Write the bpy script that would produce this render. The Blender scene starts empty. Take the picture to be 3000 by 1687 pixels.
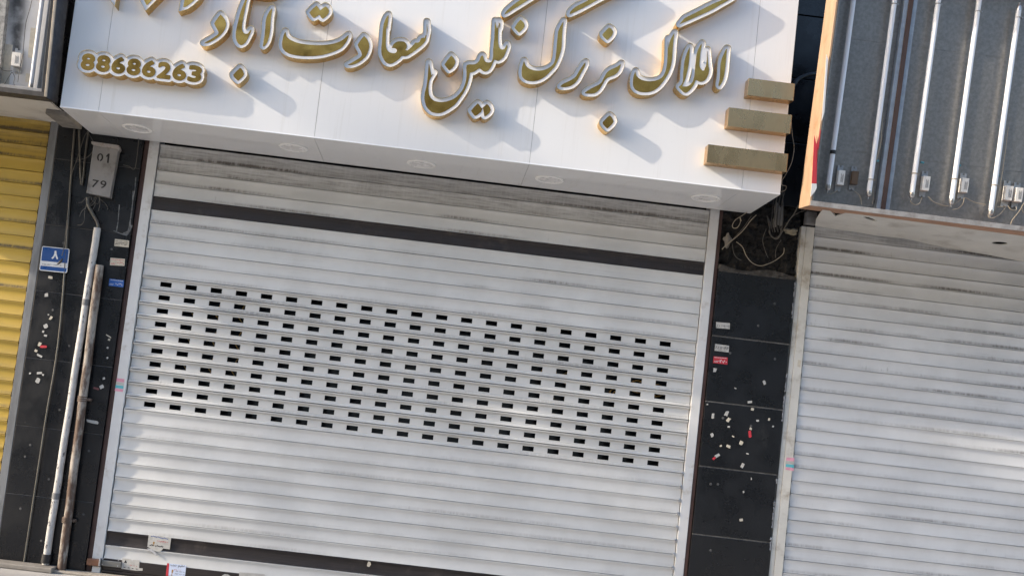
import bpy, bmesh, math, random
import numpy as np
from mathutils import Vector, Matrix, noise as mnoise
from mathutils.geometry import tessellate_polygon
R = math.radians
rnd = random.Random(7)
SC = bpy.context.scene
COL = SC.collection

# ------------------------------------------------------------------ camera, sky, sun, exposure
CAM = np.array([1.8012, -5.9183, 1.2149])
MR = np.array([[0.99307, -0.02535, 0.11569], [0.11700, 0.06082, -0.99127], [0.01810, 0.99787, 0.06336]])
FPX, PPX, PPY = 2900.0, 1330.75, 1035.64           # focal length and principal point in photo pixels (3000 wide)
cd = bpy.data.cameras.new('camera'); cam = bpy.data.objects.new('camera', cd); COL.objects.link(cam)
cam.matrix_world = Matrix(((MR[0][0], -MR[1][0], -MR[2][0], CAM[0]), (MR[0][1], -MR[1][1], -MR[2][1], CAM[1]),
                           (MR[0][2], -MR[1][2], -MR[2][2], CAM[2]), (0, 0, 0, 1)))
cd.sensor_width = 36; cd.lens = FPX / 3000 * 36
cd.shift_x = (1500 - PPX) / 3000; cd.shift_y = (PPY - 843.5) / 3000
cd.clip_start = .05; cd.clip_end = 500
SC.camera = cam

TOSUN = Vector((-4.45, -1.0, 2.1)).normalized()
W = bpy.data.worlds.new('World'); SC.world = W; W.use_nodes = True
wn = W.node_tree.nodes; wl = W.node_tree.links; wn.clear()
sky = wn.new('ShaderNodeTexSky'); sky.sky_type = 'NISHITA'; sky.sun_disc = False
sky.sun_elevation = math.asin(TOSUN.z); sky.sun_rotation = math.atan2(TOSUN.x, TOSUN.y)
sky.air_density = 1.0; sky.dust_density = 1.7; sky.ozone_density = 1.0
bg = wn.new('ShaderNodeBackground'); bg.inputs['Strength'].default_value = .15
wo = wn.new('ShaderNodeOutputWorld'); wl.new(sky.outputs[0], bg.inputs[0]); wl.new(bg.outputs[0], wo.inputs[0])
ld = bpy.data.lights.new('sun', 'SUN'); sun = bpy.data.objects.new('sun', ld); COL.objects.link(sun)
ld.energy = 2.0; ld.angle = R(.65); ld.color = (1, .87, .70)
sun.rotation_euler = TOSUN.to_track_quat('Z', 'Y').to_euler(); sun.location = (-8, -4, 9)
SC.view_settings.view_transform = 'Standard'; SC.view_settings.look = 'None'
SC.view_settings.gamma = 1; SC.view_settings.exposure = 1.47
SC.render.engine = 'CYCLES'; SC.cycles.use_denoising = True
SC.cycles.max_bounces = 10; SC.cycles.diffuse_bounces = 5; SC.cycles.sample_clamp_indirect = 6

# ------------------------------------------------------------------ helpers: photo pixel -> point on a real plane
def ray(px, py):
    return np.array([(px - PPX) / FPX, (py - PPY) / FPX, 1.0]) @ MR
def hit(px, py, Y=None, Z=None):
    d = ray(px, py)
    t = (Y - CAM[1]) / d[1] if Y is not None else (Z - CAM[2]) / d[2]
    p = CAM + d * t
    return (float(p[0]), float(p[1]), float(p[2]))
def hxz(px, py, Y):
    p = hit(px, py, Y=Y); return (p[0], p[2])

# ------------------------------------------------------------------ materials
MATS = {}
class NT:
    def __init__(s, name):
        s.m = bpy.data.materials.new(name); s.m.use_nodes = True; s.t = s.m.node_tree; s.n = s.t.nodes; s.l = s.t.links
        s.b = s.n['Principled BSDF']; s.p = None
    def pos(s):
        if s.p is None: s.p = s.n.new('ShaderNodeNewGeometry').outputs['Position']
        return s.p
    def math(s, op, a, b=None, c=None, clamp=False):
        x = s.n.new('ShaderNodeMath'); x.operation = op; x.use_clamp = clamp
        for i, v in enumerate((a, b, c)):
            if v is None: continue
            if isinstance(v, (int, float)): x.inputs[i].default_value = v
            else: s.l.new(v, x.inputs[i])
        return x.outputs[0]
    def vmul(s, v, k):
        x = s.n.new('ShaderNodeVectorMath'); x.operation = 'MULTIPLY'; s.l.new(v, x.inputs[0]); x.inputs[1].default_value = k
        return x.outputs[0]
    def noise(s, scale=5, detail=4, rough=.55, vec=None, k=None, off=0.0):
        x = s.n.new('ShaderNodeTexNoise'); x.inputs['Scale'].default_value = scale; x.inputs['Detail'].default_value = detail
        x.inputs['Roughness'].default_value = rough
        v = vec if vec is not None else s.pos()
        if k is not None: v = s.vmul(v, k)
        if off:
            a = s.n.new('ShaderNodeVectorMath'); a.operation = 'ADD'; s.l.new(v, a.inputs[0]); a.inputs[1].default_value = (off, off * .7, off * 1.3); v = a.outputs[0]
        s.l.new(v, x.inputs['Vector']); return x.outputs['Fac']
    def ss(s, v, a, b, lo=0.0, hi=1.0):
        x = s.n.new('ShaderNodeMapRange'); x.interpolation_type = 'SMOOTHSTEP'
        s.l.new(v, x.inputs[0]); x.inputs[1].default_value = a; x.inputs[2].default_value = b; x.inputs[3].default_value = lo; x.inputs[4].default_value = hi
        return x.outputs[0]
    def mix(s, f, a, b):
        x = s.n.new('ShaderNodeMix'); x.data_type = 'RGBA'
        if isinstance(f, (int, float)): x.inputs[0].default_value = f
        else: s.l.new(f, x.inputs[0])
        for i, v in ((6, a), (7, b)):
            if isinstance(v, tuple): x.inputs[i].default_value = (*v, 1)
            else: s.l.new(v, x.inputs[i])
        return x.outputs[2]
    def sep(s):
        x = s.n.new('ShaderNodeSeparateXYZ'); s.l.new(s.pos(), x.inputs[0]); return x.outputs
    def comb(s, a, b, c):
        x = s.n.new('ShaderNodeCombineXYZ')
        for i, v in enumerate((a, b, c)):
            if isinstance(v, (int, float)): x.inputs[i].default_value = v
            else: s.l.new(v, x.inputs[i])
        return x.outputs[0]
    def set(s, k, v):
        i = s.b.inputs[k]
        if isinstance(v, (int, float)): i.default_value = v
        elif isinstance(v, tuple): i.default_value = (*v, 1)
        else: s.l.new(v, i)
    def bump(s, h, dist=.002, strength=.5):
        x = s.n.new('ShaderNodeBump'); x.inputs['Strength'].default_value = strength; x.inputs['Distance'].default_value = dist
        s.l.new(h, x.inputs['Height']); s.l.new(x.outputs[0], s.b.inputs['Normal'])

def dim(c, f): return tuple(v * f for v in c)
def pbr(name, col, rough=.5, metal=0.0, var=.12, scale=6, k=None, dirt=None, dirt_amt=.0, dirt_scale=9, bump=None, spec=.5, coat=0.0):
    if name in MATS: return MATS[name]
    t = NT(name)
    n = t.noise(scale, 5, .6, k=k)
    c = t.mix(t.ss(n, .3, .7), dim(col, 1 - var), dim(col, 1 + var))
    if dirt:
        d = t.noise(dirt_scale, 6, .65, off=3.1)
        c = t.mix(t.ss(d, .62 - dirt_amt * .3, .75), c, dirt)
    t.set('Base Color', c)
    t.set('Roughness', t.ss(t.noise(scale * 2.3, 4, .6, off=8.2), .3, .7, max(0, rough - .08), min(1, rough + .1)))
    t.set('Metallic', metal); t.set('Specular IOR Level', spec); t.set('Coat Weight', coat)
    if bump: t.bump(t.noise(bump[0], 5, .6, off=5.5), bump[1], bump[2])
    MATS[name] = t.m; return t.m

def slat_mat(name, pitch, z0, clean, grime, amount, lift=0.0, toprow=None, rough=.45, low=.55):
    # painted steel slats: dust that settled in bands above each seam, with drips; strength differs from slat to slat
    t = NT(name); x, y, z = t.sep()
    q = t.math('DIVIDE', t.math('SUBTRACT', z, z0), pitch)
    row = t.math('FLOOR', q); fr = t.math('FRACT', q)
    band = t.math('MULTIPLY', t.ss(fr, .34, .10), t.ss(fr, .0, .07))
    rowv = t.comb(t.math('MULTIPLY', x, .9), 0.0, t.math('MULTIPLY', row, 7.31))
    rows = t.ss(t.noise(1.0, 3, .6, vec=rowv), .42, .66)
    drip = t.noise(1.0, 4, .7, vec=t.comb(t.math('MULTIPLY', x, 58), 0.0, t.math('ADD', t.math('MULTIPLY', row, 3.7), t.math('MULTIPLY', fr, .9))))
    streak = t.noise(1.0, 5, .7, vec=t.comb(t.math('MULTIPLY', x, 1.6), 3.0, t.math('MULTIPLY', z, 160)))
    g = t.math('MULTIPLY', t.math('MULTIPLY', band, rows), t.ss(drip, .30, .62, .35, 1))
    g2 = t.math('MULTIPLY', t.ss(streak, .56, .74), t.ss(t.noise(2.2, 4, .6, off=2.0), .45, .68))
    g3 = t.math('MULTIPLY', t.math('MULTIPLY', t.ss(drip, .60, .74), t.ss(fr, .75, .15)), t.ss(t.noise(1.7, 3, .6, vec=rowv, off=4.4), .5, .66))
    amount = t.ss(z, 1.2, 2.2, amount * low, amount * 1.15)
    tot = t.math('ADD', t.math('MULTIPLY', g, amount), t.math('ADD', t.math('MULTIPLY', g2, t.math('MULTIPLY', amount, .55)), t.math('MULTIPLY', g3, t.math('MULTIPLY', amount, .8))))
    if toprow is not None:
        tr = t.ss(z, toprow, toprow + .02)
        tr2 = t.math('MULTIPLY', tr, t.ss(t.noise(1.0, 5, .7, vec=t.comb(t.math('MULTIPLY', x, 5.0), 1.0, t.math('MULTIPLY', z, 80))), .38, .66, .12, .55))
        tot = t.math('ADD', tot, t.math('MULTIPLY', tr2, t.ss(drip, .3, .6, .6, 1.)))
    tot = t.math('MINIMUM', tot, .92)
    base = t.mix(t.ss(t.noise(3.0, 5, .6, off=1.3), .35, .65), dim(clean, .93), dim(clean, 1.05))
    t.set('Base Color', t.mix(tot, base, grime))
    t.set('Roughness', t.math('ADD', t.math('MULTIPLY', tot, .35), rough))
    t.set('Specular IOR Level', .45)
    MATS[name] = t.m; return t.m

def granite_mat():
    t = NT('black_granite'); x, y, z = t.sep()
    sp = t.noise(520, 2, .5); cl = t.noise(7, 6, .65, off=2.2); du = t.noise(3.0, 7, .7, off=6.0, k=(1.4, 1, .6))
    c = t.mix(t.ss(sp, .58, .72), (.006, .0065, .008), (.034, .036, .042))
    c = t.mix(t.ss(du, .56, .78, 0, .35), c, (.075, .072, .068))
    c = t.mix(t.ss(t.noise(26, 4, .7, off=9.0), .70, .78, 0, .35), c, (.15, .13, .11))
    t.set('Base Color', c); t.set('Roughness', t.ss(cl, .3, .7, .20, .46)); t.set('Specular IOR Level', .42)
    MATS['black_granite'] = t.m; return t.m

def brass_mat(name, col, rough, tarn=(.20, .15, .07), amt=.5, k=None, scale=9, wavy=None):
    t = NT(name)
    n = t.noise(scale, 6, .65, k=k); n2 = t.noise(scale * 3.1, 5, .6, off=4, k=k)
    c = t.mix(t.ss(n, .50, .76, 0, amt), col, tarn)
    c = t.mix(t.ss(n2, .45, .75, 0, .35), c, dim(col, .72))
    t.set('Base Color', c); t.set('Metallic', 1.0); t.set('Roughness', t.ss(n2, .3, .7, rough - .05, rough + .1))
    if wavy: t.bump(t.noise(wavy[0], 2, .5, off=12), wavy[1], 1.0)
    MATS[name] = t.m; return t.m

def leaf_mat():
    t = NT('leaf'); n = t.noise(1.3, 3)
    t.set('Base Color', t.mix(n, (.03, .07, .012), (.09, .13, .03))); t.set('Roughness', .6)
    MATS['leaf'] = t.m; return t.m

def rust_mat(name, base, rust, lo, hi, bare=None):
    t = NT(name)
    n = t.noise(14, 7, .68, k=(1.6, 1.6, .55)); n2 = t.noise(40, 5, .65, k=(1, 1, .5), off=3)
    c = t.mix(t.ss(n2, .35, .7), dim(base, .8), dim(base, 1.08))
    if bare: c = t.mix(t.ss(t.noise(30, 5, .75, off=11, k=(1, 1, .5)), .60, .63), c, bare)
    c = t.mix(t.ss(n, lo, hi), c, t.mix(n2, rust, dim(rust, .45)))
    t.set('Base Color', c); t.set('Roughness', .55); t.bump(n, .001, .5)
    MATS[name] = t.m; return t.m

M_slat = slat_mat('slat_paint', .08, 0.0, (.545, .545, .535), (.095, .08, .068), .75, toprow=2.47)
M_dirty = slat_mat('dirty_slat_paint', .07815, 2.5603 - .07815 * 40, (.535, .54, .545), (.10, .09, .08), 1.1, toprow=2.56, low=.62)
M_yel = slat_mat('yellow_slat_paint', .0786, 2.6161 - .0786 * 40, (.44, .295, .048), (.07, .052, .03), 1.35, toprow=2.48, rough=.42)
M_dark = pbr('dark_slat_paint', (.023, .0185, .018), .48, var=.35, scale=4, k=(1, 1, 40), spec=.4, dirt=(.075, .06, .052), dirt_amt=.3, dirt_scale=5)
M_guide = pbr('guide_paint', (.60, .60, .595), .42, var=.05, scale=5, dirt=(.42, .39, .35), dirt_amt=.25)
M_guide2 = pbr('cream_guide_paint', (.56, .54, .49), .5, var=.08, scale=5, dirt=(.30, .25, .19), dirt_amt=.5)
M_gguide = pbr('grey_guide_paint', (.16, .165, .17), .5, var=.2, scale=14, k=(2, 2, .5))
M_jamb = pbr('brown_jamb_paint', (.060, .030, .024), .5, var=.2)
M_gran = granite_mat()
M_mort = pbr('mortar', (.085, .082, .077), .9, var=.3, scale=30)
M_void = pbr('dark_interior', (.012, .011, .011), .8)
M_acp = pbr('white_composite_panel', (.75, .75, .75), .14, var=.008, scale=2, spec=.5)
def acp():
    t = NT('white_composite_panel'); x, y, z = t.sep()
    st = t.noise(1.0, 5, .7, vec=t.comb(t.math('MULTIPLY', x, 34), t.math('MULTIPLY', y, 6), t.math('MULTIPLY', z, 1.3)))
    cl = t.noise(1.6, 5, .6, off=2)
    c = t.mix(t.math('MULTIPLY', t.ss(st, .52, .75), t.ss(cl, .35, .7, .25, 1)), (.73, .732, .735), (.65, .645, .63))
    c = t.mix(t.ss(t.noise(90, 3, .6, off=7), .70, .76, 0, .35), c, (.5, .48, .45))
    t.set('Base Color', c); t.set('Roughness', t.ss(cl, .3, .7, .05, .10)); t.bump(t.noise(2.3, 2, .4, off=20), .02, .12)
    return t.m
M_acp = acp()
M_trim = pbr('white_trim', (.88, .89, .92), .25, var=.01)
M_brass = brass_mat('letter_brass', (.72, .47, .17), .22, amt=.25)
M_gold = brass_mat('gold_mirror', (.50, .285, .07), .17, tarn=(.34, .18, .04), amt=.3, scale=4, k=(1, 1, .6), wavy=(5, .0045))
M_white = pbr('white_acrylic', (.62, .63, .65), .35, var=.01)
M_bar = brass_mat('bar_brass', (.58, .385, .195), .27, tarn=(.38, .25, .13), amt=.7, scale=3.2, k=(1.3, 1, .5))
M_ring = pbr('downlight_ring', (.86, .85, .83), .3, var=.02)
M_lens = pbr('downlight_glass', (.72, .71, .70), .25, var=.02)
M_galv = pbr('galvanised_sheet', (.26, .252, .24), .38, metal=.65, var=.14, scale=55)
M_galvl = pbr('galvanised_strip', (.30, .34, .39), .42, metal=.4, var=.12, scale=25)
M_lip = pbr('dusty_lip', (.30, .29, .28), .6, var=.2, scale=20, dirt=(.16, .13, .11), dirt_amt=.5)
M_wood = pbr('orange_wood_edge', (.35, .235, .15), .55, var=.12, scale=8, k=(3, 3, .6), dirt=(.30, .17, .09), dirt_amt=.25)
M_wood2 = pbr('brown_wood_edge', (.36, .19, .11), .55, var=.15, scale=8, k=(.6, 3, 3), dirt=(.16, .09, .06), dirt_amt=.35)
M_brown = pbr('brown_strip', (.070, .040, .030), .55, var=.15)
M_tube = pbr('tube_glass', (.74, .75, .78), .18, var=.02)
M_metal = pbr('steel_cap', (.55, .55, .56), .3, metal=.9)
M_ball = pbr('ballast_label', (.72, .68, .62), .5, var=.06, scale=60)
M_ballb = pbr('brown_ballast', (.10, .062, .035), .5, var=.2)
M_brk = pbr('ballast_bracket', (.34, .35, .36), .45, metal=.5, var=.15)
M_teal = pbr('teal_starter', (.08, .26, .30), .5)
M_black = pbr('black_plastic', (.015, .015, .017), .5)
M_cable = pbr('grey_cable', (.075, .068, .058), .6, var=.2)
M_cabled = pbr('dark_cable', (.035, .032, .03), .55, var=.25)
M_wirey = pbr('beige_wire', (.30, .255, .19), .55, var=.1)
M_pvc = rust_mat('white_pipe_paint', (.50, .49, .475), (.16, .13, .10), .58, .74, bare=(.07, .07, .08))
M_rust = rust_mat('rusty_pipe_paint', (.30, .27, .24), (.11, .065, .045), .40, .58)
M_thin = pbr('grey_conduit', (.075, .072, .062), .5, var=.2, dirt=(.08, .06, .05), dirt_amt=.5)
M_boxp = pbr('grey_box_paint', (.235, .225, .22), .5, var=.08, scale=9, dirt=(.12, .11, .10), dirt_amt=.35)
M_stencil = pbr('black_stencil_paint', (.012, .012, .012), .6)
M_blue = pbr('blue_sign_enamel', (.013, .065, .23), .3, var=.08)
M_swhite = pbr('sign_white', (.62, .63, .64), .4, var=.05)
M_paper = pbr('paper_white', (.42, .41, .385), .8, var=.12, scale=60)
M_pcream = pbr('paper_cream', (.52, .47, .38), .8, var=.1, scale=60)
M_pblue = pbr('paper_blue', (.025, .10, .34), .7, var=.1)
M_plblue = pbr('paper_pale_blue', (.55, .62, .78), .7, var=.06)
M_pred = pbr('paper_red', (.48, .030, .045), .7, var=.1)
M_pink = pbr('paper_pink', (.62, .28, .36), .7, var=.15, scale=40)
M_pteal = pbr('paper_teal', (.10, .40, .45), .7, var=.1)
M_ink = pbr('black_ink', (.02, .02, .022), .7)
M_redink = pbr('red_ink', (.45, .02, .03), .7)
M_goldink = pbr('brown_ink', (.35, .2, .06), .7)
M_stone = pbr('ledge_stone', (.22, .20, .175), .7, var=.15, scale=18, bump=(60, .002, .4))
M_pave = pbr('pavement_concrete', (.42, .40, .375), .85, var=.15, scale=3, bump=(50, .003, .4))
M_asph = pbr('asphalt', (.05, .05, .052), .9, var=.2, scale=30, bump=(200, .004, .5))
M_board = pbr('dirty_white_board', (.56, .54, .50), .55, var=.07, scale=3, dirt=(.34, .31, .27), dirt_amt=.4, dirt_scale=4)
M_conc = pbr('grey_concrete', (.20, .185, .165), .85, var=.25, scale=12, bump=(40, .004, .6))
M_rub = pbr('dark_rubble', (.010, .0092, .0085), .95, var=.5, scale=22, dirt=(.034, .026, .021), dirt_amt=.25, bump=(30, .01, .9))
M_latch = pbr('brown_latch', (.15, .070, .040), .45, var=.2)
M_plate = pbr('steel_plate', (.20, .20, .19), .4, metal=.6, var=.15)
M_silver = pbr('silver_frame', (.42, .36, .29), .45, metal=.3, var=.15)
M_bluedk = pbr('blue_grey_side', (.035, .045, .062), .45, var=.3, scale=12)
M_wpanel = pbr('sooty_white_panel', (.58, .57, .56), .5, var=.08)
M_leaf = leaf_mat()
M_bark = pbr('bark', (.10, .075, .05), .9, var=.3, scale=20, bump=(30, .02, .8))
M_facade = pbr('far_facade', (.46, .42, .36), .8, var=.1, scale=1.5)
M_glass = pbr('dark_glass', (.02, .022, .025), .1)

def sooty():
    t = NT('sooty_back_panel'); x, y, z = t.sep()
    cx = t.math('ADD', -.69, t.math('MULTIPLY', t.math('SUBTRACT', z, 2.84), -.08))
    dx = t.math('ABSOLUTE', t.math('SUBTRACT', x, cx))
    w = t.ss(z, 2.84, 3.2, .035, .085)
    s = t.math('MULTIPLY', t.ss(t.math('DIVIDE', dx, w), 1.0, .1), t.ss(z, 2.84, 2.90))
    s = t.math('MULTIPLY', s, t.ss(t.noise(14, 4), .25, .6, .55, 1))
    c = t.mix(t.ss(t.noise(5, 4), .4, .7), (.62, .61, .60), (.52, .50, .48))
    t.set('Base Color', t.mix(t.math('MULTIPLY', s, .93), c, (.02, .018, .016))); t.set('Roughness', .5)
    return t.m
M_soot = sooty()

# ------------------------------------------------------------------ mesh and object helpers
class MB:
    def __init__(s): s.v = []; s.f = []; s.sm = []
    def add(s, vs, fs, smooth=False):
        o = len(s.v); s.v += [tuple(map(float, p)) for p in vs]; s.f += [tuple(i + o for i in f) for f in fs]; s.sm += [smooth] * len(fs); return s
    def box(s, a, b, bev=0.0):
        (x0, y0, z0), (x1, y1, z1) = a, b
        x0, x1 = min(x0, x1), max(x0, x1); y0, y1 = min(y0, y1), max(y0, y1); z0, z1 = min(z0, z1), max(z0, z1)
        if bev <= 0:
            v = [(x0, y0, z0), (x1, y0, z0), (x1, y1, z0), (x0, y1, z0), (x0, y0, z1), (x1, y0, z1), (x1, y1, z1), (x0, y1, z1)]
            return s.add(v, [(0, 3, 2, 1), (4, 5, 6, 7), (0, 1, 5, 4), (1, 2, 6, 5), (2, 3, 7, 6), (3, 0, 4, 7)])
        bm = bmesh.new(); bmesh.ops.create_cube(bm, size=1)
        for v in bm.verts: v.co = Vector(((x0 + x1) / 2 + v.co.x * (x1 - x0), (y0 + y1) / 2 + v.co.y * (y1 - y0), (z0 + z1) / 2 + v.co.z * (z1 - z0)))
        bmesh.ops.bevel(bm, geom=bm.edges[:], offset=min(bev, (x1 - x0) * .45, (y1 - y0) * .45, (z1 - z0) * .45), segments=2, profile=.5, affect='EDGES')
        return s.bm(bm)
    def bm(s, bm, smooth=False):
        bm.verts.index_update(); s.add([v.co for v in bm.verts], [[v.index for v in f.verts] for f in bm.faces], smooth); bm.free(); return s
    def tube(s, pts, r, n=8, cap=True):
        pts = [Vector(p) for p in pts]; rs = r if isinstance(r, (list, tuple)) else [r] * len(pts)
        vs = []; prev = None
        for i, p in enumerate(pts):
            d = (pts[min(i + 1, len(pts) - 1)] - pts[max(i - 1, 0)]).normalized()
            if prev is None: u = d.orthogonal().normalized()
            else: u = (prev - d * prev.dot(d)); u = u.normalized() if u.length > 1e-6 else d.orthogonal().normalized()
            prev = u; w = d.cross(u)
            for k in range(n):
                a = 2 * math.pi * k / n; vs.append(p + (u * math.cos(a) + w * math.sin(a)) * rs[i])
        fs = [(i * n + k, i * n + (k + 1) % n, (i + 1) * n + (k + 1) % n, (i + 1) * n + k) for i in range(len(pts) - 1) for k in range(n)]
        s.add(vs, fs, True)
        if cap:
            s.add(vs[:n], [tuple(range(n))[::-1]]); s.add(vs[-n:], [tuple(range(n))])
        return s
    def poly(s, loops, y, y2=None):
        # flat polygon (outer loop + holes) in the XZ plane at depth y; with y2 it gets that thickness
        L = [[Vector((a, b, 0)) for a, b in lp] for lp in loops]
        tri = tessellate_polygon(L); flat = [p for lp in loops for p in lp]
        s.add([(a, y, b) for a, b in flat], [tuple(t) for t in tri])
        if y2 is not None:
            for lp in loops:
                n = len(lp); s.add([(a, y, b) for a, b in lp] + [(a, y2, b) for a, b in lp], [(i, (i + 1) % n, n + (i + 1) % n, n + i) for i in range(n)], True)
        return s
    def wall(s, lp, ya, yb):
        n = len(lp); return s.add([(a, ya, b) for a, b in lp] + [(a, yb, b) for a, b in lp], [(i, (i + 1) % n, n + (i + 1) % n, n + i) for i in range(n)], True)
    def build(s, name, mat, parent=None, **kw):
        me = bpy.data.meshes.new(name); me.from_pydata(s.v, [], s.f); me.materials.append(mat)
        me.polygons.foreach_set('use_smooth', s.sm); me.update()
        if any(s.sm): me.set_sharp_from_angle(angle=R(38))
        o = bpy.data.objects.new(name, me); COL.objects.link(o)
        if parent is not None: put(o, parent)
        if kw: tag(o, **kw)
        return o
WM = {}
def put(o, parent):
    o.parent = parent
    m = WM.get(parent.name)
    if m is not None: o.matrix_parent_inverse = m.inverted()
def tag(o, label=None, cat=None, group=None, kind=None):
    for k, v in (('label', label), ('category', cat), ('group', group), ('kind', kind)):
        if v: o[k] = v
    return o
def thing(name, label, cat, loc, group=None, rotx=0.0):
    o = bpy.data.objects.new(name, None); COL.objects.link(o); o.empty_display_size = .1
    o.location = loc; o.rotation_euler = (rotx, 0, 0)
    if rotx == 0: WM[o.name] = Matrix.Translation(Vector(loc))     # children are given in world coordinates
    return tag(o, label, cat, group)
def catmull(P, sub=6):
    P = [Vector(p) for p in P]; out = []
    for i in range(len(P) - 1):
        p0 = P[max(i - 1, 0)]; p1 = P[i]; p2 = P[i + 1]; p3 = P[min(i + 2, len(P) - 1)]
        for k in range(sub):
            t = k / sub
            out.append(.5 * ((2 * p1) + (p2 - p0) * t + (2 * p0 - 5 * p1 + 4 * p2 - p3) * t * t + (3 * p1 - p0 - 3 * p2 + p3) * t ** 3))
    out.append(P[-1]); return out
def smooth_loop(P, sub=4, corner=52):
    # closed smooth outline that keeps its sharp corners
    n = len(P); P = [np.array(p, float) for p in P]; T = []
    for i in range(n):
        a = P[i] - P[i - 1]; b = P[(i + 1) % n] - P[i]; la, lb = np.linalg.norm(a) + 1e-9, np.linalg.norm(b) + 1e-9
        ang = math.degrees(math.acos(max(-1, min(1, float(a @ b) / la / lb))))
        T.append(None if ang > corner else (a / la + b / lb) * .5)
    out = []
    for i in range(n):
        p, q = P[i], P[(i + 1) % n]; L = np.linalg.norm(q - p); d = (q - p) / (L + 1e-9)
        t0 = (d if T[i] is None else T[i] * .85) * L; t1 = (d if T[(i + 1) % n] is None else T[(i + 1) % n] * .85) * L
        for k in range(sub):
            t = k / sub
            out.append(tuple((2 * t ** 3 - 3 * t * t + 1) * p + (t ** 3 - 2 * t * t + t) * t0 + (-2 * t ** 3 + 3 * t * t) * q + (t ** 3 - t * t) * t1))
    return out
def sdf_grid(loops, pad, step):
    A = np.array([p for lp in loops for p in lp]); x0, z0 = A.min(0) - pad; x1, z1 = A.max(0) + pad
    xs = np.arange(x0, x1 + step, step); zs = np.arange(z0, z1 + step, step)
    X, Z = np.meshgrid(xs, zs, indexing='ij'); D = np.full(X.shape, 1e9); IN = np.zeros(X.shape, bool)
    for lp in loops:
        for i in range(len(lp)):
            (ax, az), (bx, bz) = lp[i], lp[(i + 1) % len(lp)]
            dx, dz = bx - ax, bz - az; L2 = dx * dx + dz * dz
            if L2 < 1e-14: continue
            t = np.clip(((X - ax) * dx + (Z - az) * dz) / L2, 0, 1)
            D = np.minimum(D, (X - ax - t * dx) ** 2 + (Z - az - t * dz) ** 2)
            if az != bz:
                c = ((az > Z) != (bz > Z)) & (X < (bx - ax) * (Z - az) / (bz - az) + ax); IN ^= c
    D = np.sqrt(D); return xs, zs, np.where(IN, -D, D)
def contour(xs, zs, F, level):
    G = F - level; s = G < 0
    code = s[:-1, :-1] * 1 + s[1:, :-1] * 2 + s[1:, 1:] * 4 + s[:-1, 1:] * 8
    TAB = {1: [(3, 0)], 2: [(0, 1)], 3: [(3, 1)], 4: [(1, 2)], 5: [(3, 0), (1, 2)], 6: [(0, 2)], 7: [(3, 2)], 8: [(2, 3)], 9: [(2, 0)], 10: [(0, 1), (2, 3)], 11: [(2, 1)], 12: [(1, 3)], 13: [(1, 0)], 14: [(0, 3)]}
    nxt = {}
    def key(i, j, e): return ((i, j, 0), (i + 1, j, 1), (i, j + 1, 0), (i, j, 1))[e]
    for i, j in zip(*np.nonzero((code > 0) & (code < 15))):
        for a, b in TAB[int(code[i, j])]: nxt[key(int(i), int(j), a)] = key(int(i), int(j), b)
    def pt(k):
        i, j, v = k
        if v == 0: a, b = G[i, j], G[i + 1, j]; t = a / (a - b); return (xs[i] + t * (xs[1] - xs[0]), zs[j])
        a, b = G[i, j], G[i, j + 1]; t = a / (a - b); return (xs[i], zs[j] + t * (zs[1] - zs[0]))
    loops = []
    while nxt:
        k0 = next(iter(nxt)); k = k0; lp = []
        while k in nxt:
            lp.append(pt(k)); k = nxt.pop(k)
        if len(lp) > 8: loops.append(simplify(lp))
    return loops
def simplify(lp, eps=.00022):
    out = list(lp)
    for _ in range(3):
        keep = []; n = len(out); i = 0
        while i < n:
            a = keep[-1] if keep else out[i - 1]; b = out[i]; c = out[(i + 1) % n]
            dx, dz = c[0] - a[0], c[1] - a[1]; L = math.hypot(dx, dz) + 1e-12
            if abs((b[0] - a[0]) * dz - (b[1] - a[1]) * dx) / L < eps and L < .03: i += 1; keep.append(c) if i < n else None; i += 1
            else: keep.append(b); i += 1
        if len(keep) < 8: break
        out = keep
    res = [out[0]]
    for p in out[1:]:
        if math.hypot(p[0] - res[-1][0], p[1] - res[-1][1]) > 1e-5: res.append(p)
    if math.hypot(res[0][0] - res[-1][0], res[0][1] - res[-1][1]) < 1e-5: res.pop()
    return res
def area(lp): return .5 * sum(lp[i - 1][0] * lp[i][1] - lp[i][0] * lp[i - 1][1] for i in range(len(lp)))
def inside(p, lp):
    c = False; x, z = p
    for i in range(len(lp)):
        (ax, az), (bx, bz) = lp[i - 1], lp[i]
        if (az > z) != (bz > z) and x < (bx - ax) * (z - az) / (bz - az) + ax: c = not c
    return c
def nest(loops):
    # [outer, hole, hole..] groups
    L = sorted(loops, key=lambda l: -abs(area(l))); groups = []
    for l in L:
        d = sum(inside(l[0], m) for m in L if m is not l)
        if d % 2 == 0: groups.append([l])
        else:
            for g in reversed(groups):
                if inside(l[0], g[0]): g.append(l); break
    return groups
def text_tris(body, bold=0.0):
    c = bpy.data.curves.new('text', 'FONT'); c.body = body; c.size = 1; c.offset = bold; c.resolution_u = 4
    o = bpy.data.objects.new('text', c); COL.objects.link(o); bpy.context.view_layer.update()
    me = bpy.data.meshes.new_from_object(o)
    v = [(p.co.x, p.co.y) for p in me.vertices]; f = [tuple(q.vertices) for q in me.polygons]
    bpy.data.objects.remove(o); bpy.data.curves.remove(c); bpy.data.meshes.remove(me)
    return v, f
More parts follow.
